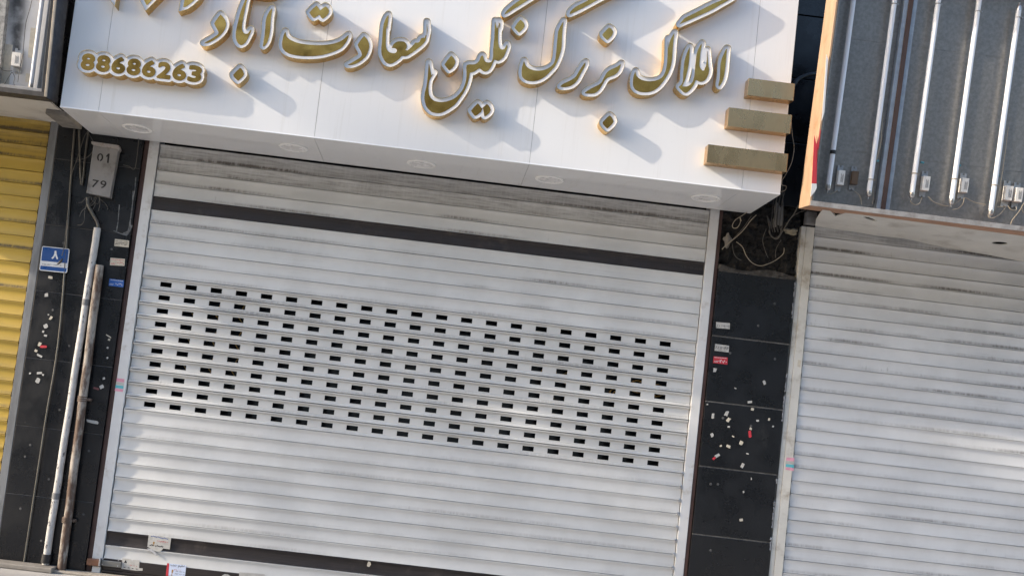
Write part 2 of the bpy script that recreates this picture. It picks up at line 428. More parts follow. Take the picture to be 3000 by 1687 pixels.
def text_loops(body):
    v, f = text_tris(body); key = {}; ids = []
    for p in v:
        k = (round(p[0], 5), round(p[1], 5)); ids.append(key.setdefault(k, len(key)))
    P = list(key); E = {}
    for q in f:
        q = [ids[i] for i in q]
        for a, b in zip(q, q[1:] + q[:1]):
            if a != b: E[(a, b)] = E.get((a, b), 0) + 1
    nx = {a: b for (a, b) in E if (b, a) not in E}; loops = []
    while nx:
        a = next(iter(nx)); lp = []
        while a in nx: lp.append(P[a]); a = nx.pop(a)
        if len(lp) > 2: loops.append(lp)
    return loops
def lettering(name, body, p0, p1, h, y, mat, parent, bold=0.0, slant=True):
    # writes body between the points p0 and p1 (baseline, x-z) with glyph height h, on the plane y
    v, f = text_tris(body, bold)
    if not v: return None
    A = np.array(v); lo = A.min(0); sz = A.max(0) - lo
    d = np.array([p1[0] - p0[0], p1[1] - p0[1]]); u = d / (np.linalg.norm(d) + 1e-9); w = np.array([-u[1], u[0]])
    sx = np.linalg.norm(d) / sz[0]; sy = h / sz[1]; mb = MB()
    mb.add([(p0[0] + (q[0] - lo[0]) * sx * u[0] + (q[1] - lo[1]) * sy * w[0], y, p0[1] + (q[0] - lo[0]) * sx * u[1] + (q[1] - lo[1]) * sy * w[1]) for q in v], f)
    return mb.build(name, mat, parent)

# ------------------------------------------------------------------ ground and street (setting)
MB().box((-40, -5.2, -.25), (40, .4, .06)).build('pavement', M_pave, kind='structure')
MB().add([(-120, -120, -.09), (120, -120, -.09), (120, -5.19, -.09), (-120, -5.19, -.09)], [(0, 1, 2, 3)]).build('road', M_asph, kind='structure')
MB().box((-40, -24.9, -.25), (40, -20.5, .05)).build('pavement', M_pave, kind='structure')
tb = thing('building_across_street', 'beige four storey building with dark windows across the street', 'building', (0, -25, 0))
fb = MB(); fb.box((-30, -33, -.2), (34, -25.12, 12.2))
wins = [(x, z) for x in range(-28, 34, 3) for z in (1.2, 4.4, 7.4, 10.3)]
xs_ = sorted(set(x for x, z in wins))
for i, x in enumerate([-30] + [x + 1.5 for x in xs_]): fb.box((x, -25.13, -.2), ((xs_ + [34])[i], -25, 12.2))
for x in xs_:
    for a, b in ((-.2, 1.2), (2.9, 4.4), (6.1, 7.4), (9.0, 10.3), (12.0, 12.2)): fb.box((x, -25.13, a), (x + 1.5, -25.003, b))
fb.build('wall', M_facade, tb)
for x, z in wins: MB().box((x + .02, -25.11, z + .02), (x + 1.48, -25.08, z + 1.68)).build('window', M_glass, tb)

# street trees up the street (their leaves dapple the sunlight on the shutters)
def tree(loc, crowns, seed, label, nleaf, trunk_h):
    r = random.Random(seed); t = thing('street_tree', label, 'tree', loc, 'street trees along the pavement')
    tr = MB(); tr.tube(catmull([loc, (loc[0] + .08, loc[1], loc[2] + trunk_h * .5), (loc[0] - .05, loc[1] + .05, loc[2] + trunk_h)]), [.17 - .08 * i / 12 for i in range(13)], 10)
    lf = MB()
    for (c, rad, n) in crowns:
        tr.tube(catmull([(loc[0] - .05, loc[1] + .05, loc[2] + trunk_h * .9), ((loc[0] + c[0]) / 2, (loc[1] + c[1]) / 2, (loc[2] + trunk_h + c[2]) / 2 - .1), c], 4), [.07 - .055 * i / 8 for i in range(9)], 6)
        for k in range(n):
            while True:
                p = Vector((r.uniform(-1, 1), r.uniform(-1, 1), r.uniform(-1, 1)))
                if .15 < p.length < 1 and r.random() < .35 + .65 * p.length: break
            q = Vector((c[0] + p.x * rad[0], c[1] + p.y * rad[1], c[2] + p.z * rad[2])); L = r.uniform(.07, .13)
            a = Vector((r.uniform(-1, 1), r.uniform(-1, 1), r.uniform(-.6, .6))).normalized(); b = a.orthogonal().normalized(); b.rotate(Matrix.Rotation(r.uniform(0, 6.28), 3, a))
            lf.add([q - a * L, q + b * L * .55, q + a * L, q - b * L * .55], [(0, 1, 2, 3)])
    tr.build('trunk', M_bark, t); lf.build('crown', M_leaf, t)
    return t
clumps = [(1.20, 1.33, .6, .19, .08, 250), (1.80, 1.08, .5, .18, .08, 210), (3.10, 1.15, .3, .28, .10, 130), (.92, 1.06, .2, .10, .04, 60), (.70, .72, .10, .12, .02, 52), (1.26, .64, .14, .12, .02, 62), (1.85, .52, .28, .14, .04, 110), (2.50, .76, .45, .18, .07, 150), (2.95, .42, .35, .2, .08, 100),
          (4.3, 1.3, .4, .2, .11, 120), (5.0, 1.05, .5, .24, .11, 160), (4.6, .65, .6, .24, .11, 150), (5.6, .75, .4, .3, .11, 120), (4.1, .3, .4, .2, .11, 60)]
tree((-17.9, -4.45, .06), [((sx - 20.02, -4.5, sz + 9.45), (rx, ry, rz), n) for sx, sz, rx, rz, ry, n in clumps], 3, 'leafy street tree standing up the pavement beyond the left edge', 0, 6.4)

# ------------------------------------------------------------------ the building the shops are in
tbld = thing('shop_building', 'row of shops with dark granite front behind the signs and shutters', 'building', (1.8, .1, .06))
b = MB()
b.box((-1.3, .16, .06), (-.08, .3, 5.2)); b.box((3.40, .16, .06), (3.92, .3, 5.2)); b.box((-.08, .16, 2.72), (3.40, .3, 5.2)); b.box((3.92, .16, .06), (6.6, .3, 5.2))
b.box((-3.2, .16, .06), (-1.3, .3, 5.2))
b.build('wall', M_void, tbld)
r_ = MB(); r_.box((-.08, 1.6, .06), (3.40, 1.65, 2.72)); r_.box((-.13, .16, .06), (-.08, 1.6, 2.72)); r_.box((3.40, .3, .06), (3.45, 1.6, 2.72)); r_.box((-.08, .3, 2.72), (3.40, 1.6, 2.77))
r_.build('interior', M_void, tbld)
# granite cladding seen in the dark gap between the two big signs and beside the left one
for x0, x1 in ((-3.0, -.66), (3.595, 6.4)):
    z = 2.72; u = MB()
    while z < 4.8: u.box((x0, .0, z + .003), (x1, .155, z + .397), .003); z += .4
    u.build('upper_cladding', M_gran, tbld)

# ------------------------------------------------------------------ granite pillars
def pillar(name, label, x0, x1, seams, yf, zlo, mortar, edge=False):
    t = thing(name, label, 'pillar', ((x0 + x1) / 2, .05, zlo), 'black granite pillars between the shutters')
    g = MB(); bnd = [zlo] + sorted(seams)
    for i in range(len(bnd) - 1):
        a, b_ = bnd[i], bnd[i + 1]; j = rnd.uniform(-.0015, .0015)
        g.box((x0 + .001, yf + j, a + mortar), (x1 - .001 - (rnd.uniform(0, .006) if edge else 0), yf + .02, b_ - mortar), .0022)
    g.build('granite_tile', M_gran, t)
    MB().box((x0 + .004, yf + .002, zlo), (x1 - .004, .155, bnd[-1])).build('mortar_bed', M_mort, t)
    return t
pl = pillar('granite_pillar', 'black granite pillar carrying the blue number plate and pipes', -.606, -.0895, [.0730, .4726, .8725, 1.2722, 1.6725, 2.0694, 2.469, 2.70], -.02, .06, .0012)
pr = pillar('granite_pillar', 'black granite pillar dotted with torn paper scraps between two white shutters', 3.4355, 3.915, [.29, .6921, 1.0957, 1.4842, 1.8807, 2.278], -.02, .06, .0038, True)
ls = MB()
for (pts, w) in (([(392, 560), (388, 600), (383, 640), (378, 675), (372, 688)], .010), ([(350, 600), (346, 650), (341, 680)], .007), ([(386, 660), (376, 680), (362, 686)], .016), ([(333, 676), (352, 684), (372, 690)], .005), ([(398, 520), (395, 560)], .004)):
    q = [hxz(a, b_, -.021) for a, b_ in pts]
    for (p0, p1) in zip(q, q[1:]):
        d = np.array(p1) - np.array(p0); n_ = np.array([-d[1], d[0]]) / (np.linalg.norm(d) + 1e-9); w0, w1 = w * rnd.uniform(.25, .7), w * rnd.uniform(.25, .7)
        ls.poly([[tuple(np.array(p0) - n_ * w0), tuple(np.array(p1) - n_ * w1), tuple(np.array(p1) + n_ * w1), tuple(np.array(p0) + n_ * w0)]], -.0222 - rnd.uniform(0, .0003))
ls.build('lime_stain', pbr('lime', (.12, .125, .13), .9, var=.5, scale=70), pl)
# broken head of the right pillar: bare mortar where a tile has fallen off
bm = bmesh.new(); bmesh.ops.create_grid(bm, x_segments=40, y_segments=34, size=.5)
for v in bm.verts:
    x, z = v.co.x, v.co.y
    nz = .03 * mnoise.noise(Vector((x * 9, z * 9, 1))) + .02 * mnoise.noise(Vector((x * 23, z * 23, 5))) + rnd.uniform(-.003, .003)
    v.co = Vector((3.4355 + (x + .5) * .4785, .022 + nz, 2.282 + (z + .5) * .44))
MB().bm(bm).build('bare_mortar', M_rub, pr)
lg = MB(); bm = bmesh.new(); bmesh.ops.create_grid(bm, x_segments=30, y_segments=4, size=.5)
for v in bm.verts: v.co = Vector((3.4365 + (v.co.x + .5) * .476, -.008 - .012 * (.5 - v.co.y) + rnd.uniform(-.004, .004), 2.272 + (v.co.y + .5) * (.035 + .012 * math.sin(v.co.x * 9))))
lg.bm(bm).build('mortar_ridge', pbr('dark_mortar', (.055, .049, .043), .9, var=.4, scale=25), pr)
# chipped right edge of the right pillar, polished-stone glints put into the pale colour
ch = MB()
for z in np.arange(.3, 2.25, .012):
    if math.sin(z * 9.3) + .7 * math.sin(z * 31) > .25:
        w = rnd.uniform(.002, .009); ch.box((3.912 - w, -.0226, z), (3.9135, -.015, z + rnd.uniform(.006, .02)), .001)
ch.build('chip_glint_edge', pbr('glinting_chipped_granite', (.20, .215, .24), .5, var=.4, scale=60), pr)
def caps(parent, pts, y, r=.0075):
    for px, py in pts:
        x, z = hxz(px, py, y); n = 10
        MB().add([(x, y - .003, z)] + [(x + r * math.cos(2 * math.pi * k / n), y - .001, z + r * math.sin(2 * math.pi * k / n)) for k in range(n)], [(0, 1 + k, 1 + (k + 1) % n) for k in range(n)], True).build('anchor_cap', M_cap, parent)
M_cap = pbr('grey_filler', (.07, .07, .07), .8, var=.2)
caps(pl, [(238, 798), (327, 730), (203, 1013), (155, 908), (175, 1200), (89, 1303), (143, 1403), (60.6, 1489), (244.7, 1506), (260.7, 1320), (121, 1583), (74, 1337), (186, 712)], -.0205)
caps(pr, [(2081.6, 1611), (2103, 1417.6), (2270, 1051), (2221, 954), (2139, 1034), (2082, 1417), (2118, 1224), (2269, 690 + 200), (2200, 1247)], -.0205, .008)

# ------------------------------------------------------------------ roller shutters
def curtain(name, mat, parent, x0, x1, ztops, pitch, depth, lip=.006, front=-.005, nseg=9):
    # slats as one pressed-steel sheet: thin groove, small lip and a hollow (concave) face
    m = MB(); prof = []
    for z1 in ztops:
        z0 = z1 - pitch; p = [(.018, z1), (.018, z1 - .0032), (front, z1 - .0035), (front - .001, z1 - .0035 - lip * .6), (front + .001, z1 - .0035 - lip)]
        za = z1 - .004 - lip
        for k in range(nseg + 1):
            t = k / nseg; p.append((front + .001 + depth * math.sin(math.pi * t ** .72) ** .8 * (1 - .12 * t), za + (z0 - za) * t))
        p.append((.018, z0)); n = len(p); NX = 24; V = []
        for c in range(NX + 1):
            x = x0 + (x1 - x0) * c / NX; wy = .0022 * mnoise.noise(Vector((x * 1.7, z1 * 40, 3))) + .001 * mnoise.noise(Vector((x * 6, z1 * 40, 8))); wz = .0007 * mnoise.noise(Vector((x * 1.1, z1 * 40, 17)))
            V += [(x, y + wy, z + wz) for y, z in p]
        m.add(V, [(c * n + i, c * n + i + 1, (c + 1) * n + i + 1, (c + 1) * n + i) for c in range(NX) for i in range(n - 1)], True)
    return m.build(name, mat, parent)

ts = thing('roller_shutter', 'wide white roller shutter with a perforated band and dark stripes under the big white sign', 'shutter', (1.677, 0, .06))
X0, X1 = .006, 3.351
zt = lambda k: .08 * (32 - k)
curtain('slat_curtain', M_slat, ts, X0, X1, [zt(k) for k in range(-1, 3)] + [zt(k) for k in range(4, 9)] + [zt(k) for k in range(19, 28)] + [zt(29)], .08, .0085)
for k in (3, 28): curtain('dark_slat', M_dark, ts, X0, X1, [zt(k)], .08, .0085, lip=.003)
# perforated band: ten slats, 21 rectangular slots in each
pf = MB(); hx = [(.147 + .15105 * i + .0025 * math.sin(i * 1.7) * 0 - .034, .147 + .15105 * i + .034) for i in range(21)]
XS = [X0] + [v for h in hx for v in h] + [X1]
for r0 in range(9, 19):
    z1 = zt(r0)
    pr_ = [(.018, z1), (.018, z1 - .0042), (-.006, z1 - .0047), (-.0075, z1 - .0075), (-.006, z1 - .0105), (.0105, z1 - .0175), (.011, z1 - .0265), (.011, z1 - .0555), (.0105, z1 - .0655), (-.004, z1 - .0755), (-.006, z1 - .0788), (.018, z1 - .08)]
    n = len(pr_); off = len(pf.v)
    vs = [(x, y, z) for x in XS for y, z in pr_]; fs = []; sm = []
    for i in range(len(XS) - 1):
        for j in range(n - 1):
            if j == 6 and i % 2 == 1: continue
            fs.append((i * n + j, i * n + j + 1, (i + 1) * n + j + 1, (i + 1) * n + j))
    pf.add(vs, fs)
    for a, b_ in hx:
        za, zb, ya, yb = z1 - .0265, z1 - .0555, .011, .015
        pf.add([(a, ya, za), (b_, ya, za), (b_, ya, zb), (a, ya, zb), (a, yb, za), (b_, yb, za), (b_, yb, zb), (a, yb, zb)], [(0, 1, 5, 4), (1, 2, 6, 5), (2, 3, 7, 6), (3, 0, 4, 7)])
pf.build('perforated_band', M_slat, ts)
br = MB(); br.box((X0, -.006, .092), (X1, .02, .159), .004); br.box((X0, -.010, .078), (X1, .014, .0915), .003); br.build('bottom_rail', M_dark, ts)
for (a, b_) in ((-.0605, 0.0), (3.3555, 3.4125)):
    g = MB(); g.box((a, -.0075, .115 if a < 0 else .062), (b_, .10, 2.70), .003); g.build('guide_rail', M_guide, ts)
for (a, b_) in ((-.0885, -.0612), (3.4132, 3.4345)):
    MB().box((a, -.004, .062), (b_, .12, 2.70), .002).build('door_jamb', M_jamb, ts)
for z in [zt(k) - .002 for k in range(19, 29)]:
    e = MB(); e.box((3.338, -.012, z - .012), (3.3535, .002, z + .010), .003); e.tube([(3.3455, -.0125, z - .006), (3.3455, -.0145, z - .006)], .004, 8); e.build('end_clip', M_metal, ts)
MB().box((-.052, -.011, .062), (-.004, .02, .108), .003).build('guide_foot', M_guide, ts)
# lock at the bottom left corner
lk = MB(); a0 = hit(256, 1632, Y=-.03); a1 = hit(293, 1658, Y=-.03)
lk.box((a0[0], -.035, a1[2]), (a1[0], .0, a0[2] - .004), .004); L1 = lk.build('latch_cover', M_latch, ts)
a0 = hit(297, 1636, Y=-.02); a1 = hit(353, 1664, Y=-.02)
lp = MB(); lp.box((a0[0] + .003, -.020, a1[2] + .003), (a1[0], -.0065, a0[2] - .006), .003); L2 = lp.build('lock_plate', M_plate, ts)
for dx, dz in ((.01, .012), (.01, .045), (.1, .012), (.1, .045)): MB().tube([(a0[0] + dx, -.0195, a1[2] + dz), (a0[0] + dx, -.0225, a1[2] + dz)], .0035, 8).build('rivet', M_metal, L2)
MB().box((a0[0] - .008, -.0385, a1[2] + .002), (a0[0] + .002, -.012, a0[2] + .003), .002).build('hinge_edge', M_metal, ts)

lettering('chalk_mark', '55-8.66', hxz(1992, 784, -.006), hxz(2056, 792, -.006), .017, -.0075, pbr('faint_chalk', (.050, .045, .045), .8), ts)
# shop window with gold ornament behind the slots
tw = thing('shop_window', 'dark shop window with gold ornaments glimpsed through the shutter slots', 'window', (1.68, .14, .1))
MB().box((.0, .13, .1), (3.36, .15, 2.66)).build('pane', M_glass, tw)
orn = MB()
def ornl(p, q, r=.0035): orn.tube([(p[0], .125, p[1]), (q[0], .125, q[1])], r, 5)
for cx in (.34, .49, .63):
    for cz in (1.70, 1.535, 1.37):
        for s in (-1, 1):
            ornl((cx + s * .012, cz + .07), (cx + s * .055, cz - .03)); ornl((cx + s * .055, cz - .03), (cx + s * .02, cz - .075))
        orn.tube([(cx + .018 * math.cos(a), .125, cz + .055 + .018 * math.sin(a)) for a in np.linspace(0, 6.28, 14)], .003, 5)
for cx, cz in ((2.50, 1.545), (2.63, 1.53), (3.05, 1.53), (3.17, 1.52), (2.93, 1.47)):
    for rr in (.022, .045): orn.tube([(cx + rr * math.cos(a), .125, cz + rr * .8 * math.sin(a)) for a in np.linspace(0, 6.28, 18)], .005, 5)
orn.build('gold_ornament', pbr('ornament_gold', (.42, .24, .06), .5), tw)

# right-hand shutter
tr_ = thing('roller_shutter', 'grimy plain white roller shutter at the right under the open lightbox', 'shutter', (4.75, 0, .06))
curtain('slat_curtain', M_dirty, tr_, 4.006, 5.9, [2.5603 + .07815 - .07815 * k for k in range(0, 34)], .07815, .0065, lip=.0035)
g = MB(); g.box((3.9485, -.0125, .062), (4.0, .1, 2.61), .002); g.box((3.9195, -.0095, .062), (3.9475, .1, 2.61), .002); g.build('guide_rail', M_guide2, tr_)
# left-hand yellow shutter
ty = thing('roller_shutter', 'yellow roller shutter at the left edge', 'shutter', (-1.0, 0, .06))
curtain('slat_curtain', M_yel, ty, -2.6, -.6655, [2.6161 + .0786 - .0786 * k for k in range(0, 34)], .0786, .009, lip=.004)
MB().box((-.6545, -.0195, .11), (-.6075, .1, 2.70), .003).build('guide_rail', M_gguide, ty)

# ------------------------------------------------------------------ the big white shop sign
YF = -.547; YR = -.609; ZB = 2.6415; ZT = 4.32
tsg = thing('shop_sign', 'large white sign box with raised gold Persian lettering and number 88686263', 'sign', (1.6, -.28, ZB))
seams = [-.3977, -.1885, .997, 2.1885, 3.374, 3.5893]
def pane(a, b):
    p = [(YF, ZT), (YF, ZB + .0065), (YF + .0012, ZB + .0022), (YF + .0045, ZB), (-.036, ZB), (-.036, ZB + .004), (YF + .006, ZB + .005), (YF + .004, ZB + .008), (YF + .004, ZT)]
    n = len(p); m = MB(); m.add([(a, y, z) for y, z in p] + [(b, y, z) for y, z in p], [(i, (i + 1) % n, n + (i + 1) % n, n + i) for i in range(n)], False)
    m.add([(a, y, z) for y, z in p], [tuple(range(n))]); m.add([(b, y, z) for y, z in p], [tuple(range(n))[::-1]]); return m
for a, b_ in zip(seams, seams[1:]): pane(a + (.0009 if a > -.3 else 0), b_ - (.0009 if b_ < 3.5 else 0)).build('panel', M_acp, tsg)
core = MB(); core.box((-.392, YF + .012, ZB + .012), (3.584, -.03, ZT - .01)); core.build('box_frame', pbr('sign_core', (.22, .22, .22), .7), tsg)
MB().box((-.3985, YF - .0022, ZB + .0015), (3.590, YF - .0002, ZB + .0078), .0008).build('edge_trim', M_trim, tsg)
for px, py in [(402, 378), (859, 434), (1234, 482), (1609.5, 527.6), (2067, 582)]:
    c = hit(px, py, Z=ZB - .004); m = MB(); n = 36
    ring = [(.084, 0), (.084, -.003), (.080, -.0055), (.070, -.0055), (.068, -.002)]
    vs = [(c[0] + r * math.cos(2 * math.pi * k / n), c[1] + r * math.sin(2 * math.pi * k / n), ZB - .0006 + z) for r, z in ring for k in range(n)]
    m.add(vs, [(j * n + k, j * n + (k + 1) % n, (j + 1) * n + (k + 1) % n, (j + 1) * n + k) for j in range(len(ring) - 1) for k in range(n)], True)
    dl = m.build('downlight', M_ring, tsg)
    MB().add([(c[0] + .0685 * math.cos(2 * math.pi * k / n), c[1] + .0685 * math.sin(2 * math.pi * k / n), ZB - .0022) for k in range(n)], [tuple(range(n))]).build('lens', M_lens, dl)
# gold bars at the right end of the sign
for tl, brc in (((2193.7, 229.2), (2323, 296)), ((2136, 314.6), (2311, 392.3)), ((2075, 422.7), (2304.4, 504.9))):
    a = hit(*tl, Y=YR); c = hit(*brc, Y=YR)
    MB().box((a[0], YR, c[2]), (3.592, YF - .0005, a[2]), .0012).build('gold_bar', M_bar, tsg)

# letters: gold shape traced, then white face and brass return built round it at an even distance
LD = .0208; REC = .008
def letter(loops, name='letter', lv_gold=0.0, lv_out=LD, step=.0016, white=True):
    xs, zs, F = sdf_grid(loops, abs(lv_out) + .012, step)
    outer = contour(xs, zs, F, lv_out); inner = contour(xs, zs, F, lv_out - .0020); gold = contour(xs, zs, F, lv_gold)
    m = MB()
    for lp in outer: m.wall(lp, YR, YF - .0004)
    for lp in inner: m.wall(lp, YR, YR + .0025)
    for go in nest(outer + inner): m.poly(go, YR)
    o = m.build(name, M_brass, tsg)
    w = MB()
    for lp in inner: w.wall(lp, YR + .0025, YR + REC)
    for gr in nest(inner): w.poly(gr, YR + REC)
    wo_ = w.build('white_face', M_white, o)
    gm = MB()
    for gr in nest(gold): gm.poly(gr, YR + REC - .0016, YR + REC - .0001)
    gm.build('gold_inlay', M_gold, o)
    return o
def NP(x0, y0, s, pts): return [(x0 + a / s, y0 + b / s) for a, b in pts]
YG = YR + REC
def trace(npx, **kw): return letter([smooth_loop([hxz(a, b, YG) for a, b in npx])], **kw)
A = lambda p: NP(1920, 100, 6.9, p)
Bk = lambda p: NP(1830, 60, 6.0375, p)
Cc = lambda p: NP(1960, 0, 10.733, p)
Dd = lambda p: NP(1600, 60, 6.0375, p)
Ee = lambda p: NP(1500, 0, 5.175, p)
Ff = lambda p: NP(1220, 130, 6.0375, p)
Gg = lambda p: NP(1340, 0, 6.0375, p)
Hh = lambda p: NP(1340, 280, 10.733, p)
Ii = lambda p: NP(1000, 20, 7.245, p)
Jj = lambda p: NP(800, 0, 7.245, p)
Kk = lambda p: NP(580, 0, 8.525, p)
trace(A([(1448, 300), (1436, 400), (1420, 600), (1400, 780), (1370, 920), (1330, 1010), (1285, 1065), (1275, 1050), (1290, 950), (1305, 830), (1310, 700), (1318, 600), (1340, 500), (1385, 400), (1430, 310)]))
trace(A([(690, 265), (695, 330), (690, 420), (680, 540), (662, 680), (635, 800), (600, 930), (555, 1030), (540, 1058), (600, 1065), (660, 1055), (710, 1020), (755, 960), (780, 880), (795, 780), (800, 690), (815, 560), (835, 400), (865, 310), (905, 235), (940, 195),
         (930, 270), (910, 380), (900, 500), (892, 600), (895, 660), (920, 715), (950, 745), (985, 740), (1000, 690), (1020, 655), (1045, 330), (1075, 670), (1085, 720), (1075, 800), (1045, 880), (1000, 940), (930, 970), (870, 960), (820, 930), (800, 970), (770, 1040), (720, 1110), (670, 1160), (620, 1190), (570, 1180), (520, 1130), (480, 1090), (470, 1070), (510, 1040), (545, 990), (560, 900), (560, 800), (570, 720), (580, 600), (600, 500), (640, 380)]))
trace(Bk([(880, 225), (868, 330), (855, 450), (845, 600), (835, 720), (815, 820), (780, 920), (730, 1010), (670, 1100), (600, 1180), (520, 1240), (430, 1270), (340, 1275), (260, 1265), (190, 1230), (155, 1180), (145, 1100), (150, 1030), (165, 960), (190, 905), (200, 960), (220, 1000), (260, 1035), (330, 1065), (420, 1080), (520, 1075), (600, 1050), (670, 1000), (710, 930), (735, 850), (750, 760), (765, 330), (775, 520), (785, 430), (810, 350), (850, 270)]))
trace(Cc([(315, 785), (420, 735), (560, 680), (800, 570), (1000, 480), (1200, 390), (1400, 290), (1600, 170), (1800, 60), (1900, 0)]) + [(2158, -15), (2161, -27), (2150, -33), (2138, -22)] + Cc([(1690, 0), (1620, 30), (1400, 125), (1200, 220), (1000, 325), (800, 425), (620, 515), (480, 590), (390, 690)]))
trace(Dd([(1325, 770), (1310, 830), (1280, 900), (1230, 955), (1160, 990), (1090, 1015), (1040, 1060), (1000, 1130), (960, 1200), (910, 1260), (850, 1295), (770, 1300), (700, 1295), (680, 1285), (730, 1245), (800, 1205), (880, 1165), (960, 1120), (1000, 1060), (1040, 980), (1080, 920), (1140, 875), (1220, 840), (1290, 800)]))
trace(Dd([(1110, 130), (1150, 155), (1180, 200), (1180, 235), (1150, 290), (1080, 355), (1040, 320), (1000, 275), (995, 250), (1050, 190)]))
trace(Dd([(697, 745), (690, 800), (650, 880), (600, 970), (560, 1050), (500, 1120), (440, 1160), (370, 1180), (290, 1185), (245, 1172), (300, 1125), (400, 1080), (470, 1040), (530, 990), (570, 920), (620, 840), (660, 780)]))
trace(Ee([(780, 325), (770, 420), (758, 560), (755, 680), (745, 760), (720, 850), (690, 930), (650, 1010), (590, 1080), (520, 1150), (440, 1205), (350, 1235), (270, 1235), (200, 1215), (155, 1170), (145, 1110), (150, 1040), (165, 980), (182, 930), (195, 970), (215, 1010), (260, 1045), (330, 1070), (420, 1075), (500, 1060), (570, 1025), (630, 970), (655, 900), (668, 800), (680, 680), (690, 560), (700, 480), (735, 400)]))
trace(Ee([(870, 225), (960, 185), (1080, 125), (1200, 60), (1310, 0)]) + [(1822, -36), (1838, -48), (1836, -58), (1824, -58)] + Ee([(1170, 0), (1080, 50), (980, 100), (920, 145), (880, 190)]))
trace(Ff([(310, 510), (265, 580), (230, 650), (215, 740), (215, 830), (225, 900), (260, 960), (310, 1000), (380, 1020), (450, 1025), (530, 1015), (620, 985), (700, 940), (770, 870), (820, 800), (850, 730), (875, 650), (885, 560), (885, 470), (880, 420), (890, 372)]) +
      Gg([(200, 1145), (290, 1145), (350, 1120), (390, 1070), (415, 1005), (440, 985), (460, 1010), (470, 1060), (500, 1100), (550, 1112), (600, 1100), (620, 1060), (630, 1000), (632, 900), (640, 800), (650, 700), (665, 380), (700, 520), (730, 430), (752, 410), (755, 450), (745, 520), (730, 380), (720, 720), (725, 790), (750, 860), (790, 885), (830, 870), (860, 820), (880, 790), (885, 840), (860, 920), (820, 1010), (770, 1060), (720, 1080), (680, 1070), (655, 1060), (630, 1110), (600, 1180), (560, 1240), (510, 1270), (460, 1265), (420, 1235), (390, 1210), (340, 1245), (290, 1275), (220, 1295)]) +
      Ff([(930, 600), (905, 700), (870, 790), (820, 880), (750, 980), (690, 1060), (600, 1130), (500, 1190), (420, 1220), (340, 1220), (270, 1200), (210, 1150), (170, 1090), (145, 1000), (140, 920), (155, 830), (180, 730), (220, 330), (265, 560)]))
trace(Gg([(830, 265), (900, 230), (1000, 165), (1100, 105), (1200, 40), (1265, 0)]) + [(1622, -45), (1640, -60), (1636, -68), (1622, -64)] + Gg([(1120, 0), (1090, 20), (1000, 85), (920, 150), (860, 210)]))
trace(Gg([(1115, 355), (1165, 400), (1190, 460), (1160, 520), (1090, 585), (1050, 545), (1010, 495), (1060, 415)]))
trace(Ff([(615, 205), (660, 250), (690, 310), (670, 380), (625, 435), (575, 465), (540, 420), (495, 360), (560, 270)]))
trace(Hh([(640, 255), (680, 290), (730, 370), (770, 410), (850, 340), (930, 275), (980, 320), (1030, 400), (1045, 470), (1000, 560), (920, 630), (850, 665), (800, 380), (740, 540), (720, 535), (640, 610), (550, 650), (500, 590), (425, 480), (520, 370)]))
trace(Ii([(1000, 180), (1000, 260), (985, 380), (970, 500), (955, 380), (945, 740), (945, 810), (955, 880), (985, 940), (1030, 975), (1090, 990), (1150, 985), (1180, 945), (1170, 905), (1130, 880), (1068, 880), (1110, 800), (1160, 760), (1220, 740), (1290, 740), (1340, 755), (1375, 790), (1390, 830), (1385, 880), (1355, 922), (1400, 935), (1440, 905), (1500, 850), (1545, 800), (1570, 770), (1620, 770), (1660, 745), (1690, 680), (1720, 665), (1770, 660), (1790, 610), (1820, 580),
          (1815, 330), (1790, 720), (1750, 780), (1690, 840), (1600, 910), (1520, 970), (1440, 1020), (1400, 1045), (1340, 1055), (1280, 1055), (1240, 1100), (1180, 1150), (1120, 1190), (1060, 1215), (1000, 1215), (950, 1190), (905, 1130), (870, 1060), (850, 980), (850, 880), (860, 780), (870, 660), (880, 520), (895, 400), (920, 310), (960, 225)]))
trace(Ii([(480, 630), (520, 660), (560, 720), (590, 800), (590, 880), (565, 970), (520, 1060), (460, 1120), (380, 1180), (300, 1220), (200, 1245), (130, 1240), (200, 1205), (300, 1145), (400, 1080), (430, 1050), (435, 1010), (410, 940), (370, 870), (345, 815), (370, 770), (420, 700)]))
trace(Jj([(265, 680), (275, 740), (295, 790), (340, 835), (400, 870), (500, 910), (600, 935), (750, 955), (900, 965), (1050, 965), (1200, 950), (1330, 920), (1430, 880), (1510, 830), (1570, 775), (1605, 750), (1600, 790), (1570, 870), (1510, 960), (1440, 1030), (1350, 1080), (1200, 1135), (1050, 1175), (900, 1195), (750, 1200), (600, 1195), (450, 1175), (340, 1145), (260, 1100), (210, 1040), (190, 970), (195, 890), (215, 800), (240, 720)]))
trace(Jj([(925, 125), (960, 170), (1000, 230), (1060, 180), (1115, 145), (1160, 180), (1190, 250), (1170, 310), (1110, 370), (1055, 410), (1020, 380), (990, 330), (970, 325), (930, 360), (865, 395), (820, 350), (770, 275), (830, 205)]))
trace(Kk([(1855, 215), (1850, 290), (1830, 420), (1815, 560), (1810, 700), (1795, 840), (1770, 950), (1740, 1050), (1690, 1130), (1640, 1175), (1620, 1160), (1645, 1010), (1665, 880), (1680, 720), (1690, 560), (1715, 440), (1760, 340), (1810, 260)]))
trace(Kk([(1262, -150), (1230, 0), (1200, 130), (1170, 280), (1135, 450), (1110, 600), (1100, 700), (1115, 780), (1150, 840), (1200, 855), (1250, 840), (1285, 790), (1330, 740), (1325, 790), (1290, 880), (1240, 980), (1190, 1070), (1130, 1120), (1070, 1135), (1010, 1100), (965, 1020), (945, 920), (950, 800), (970, 680), (1000, 560), (1040, 400), (1080, 260), (1130, 130), (1185, 0)]))
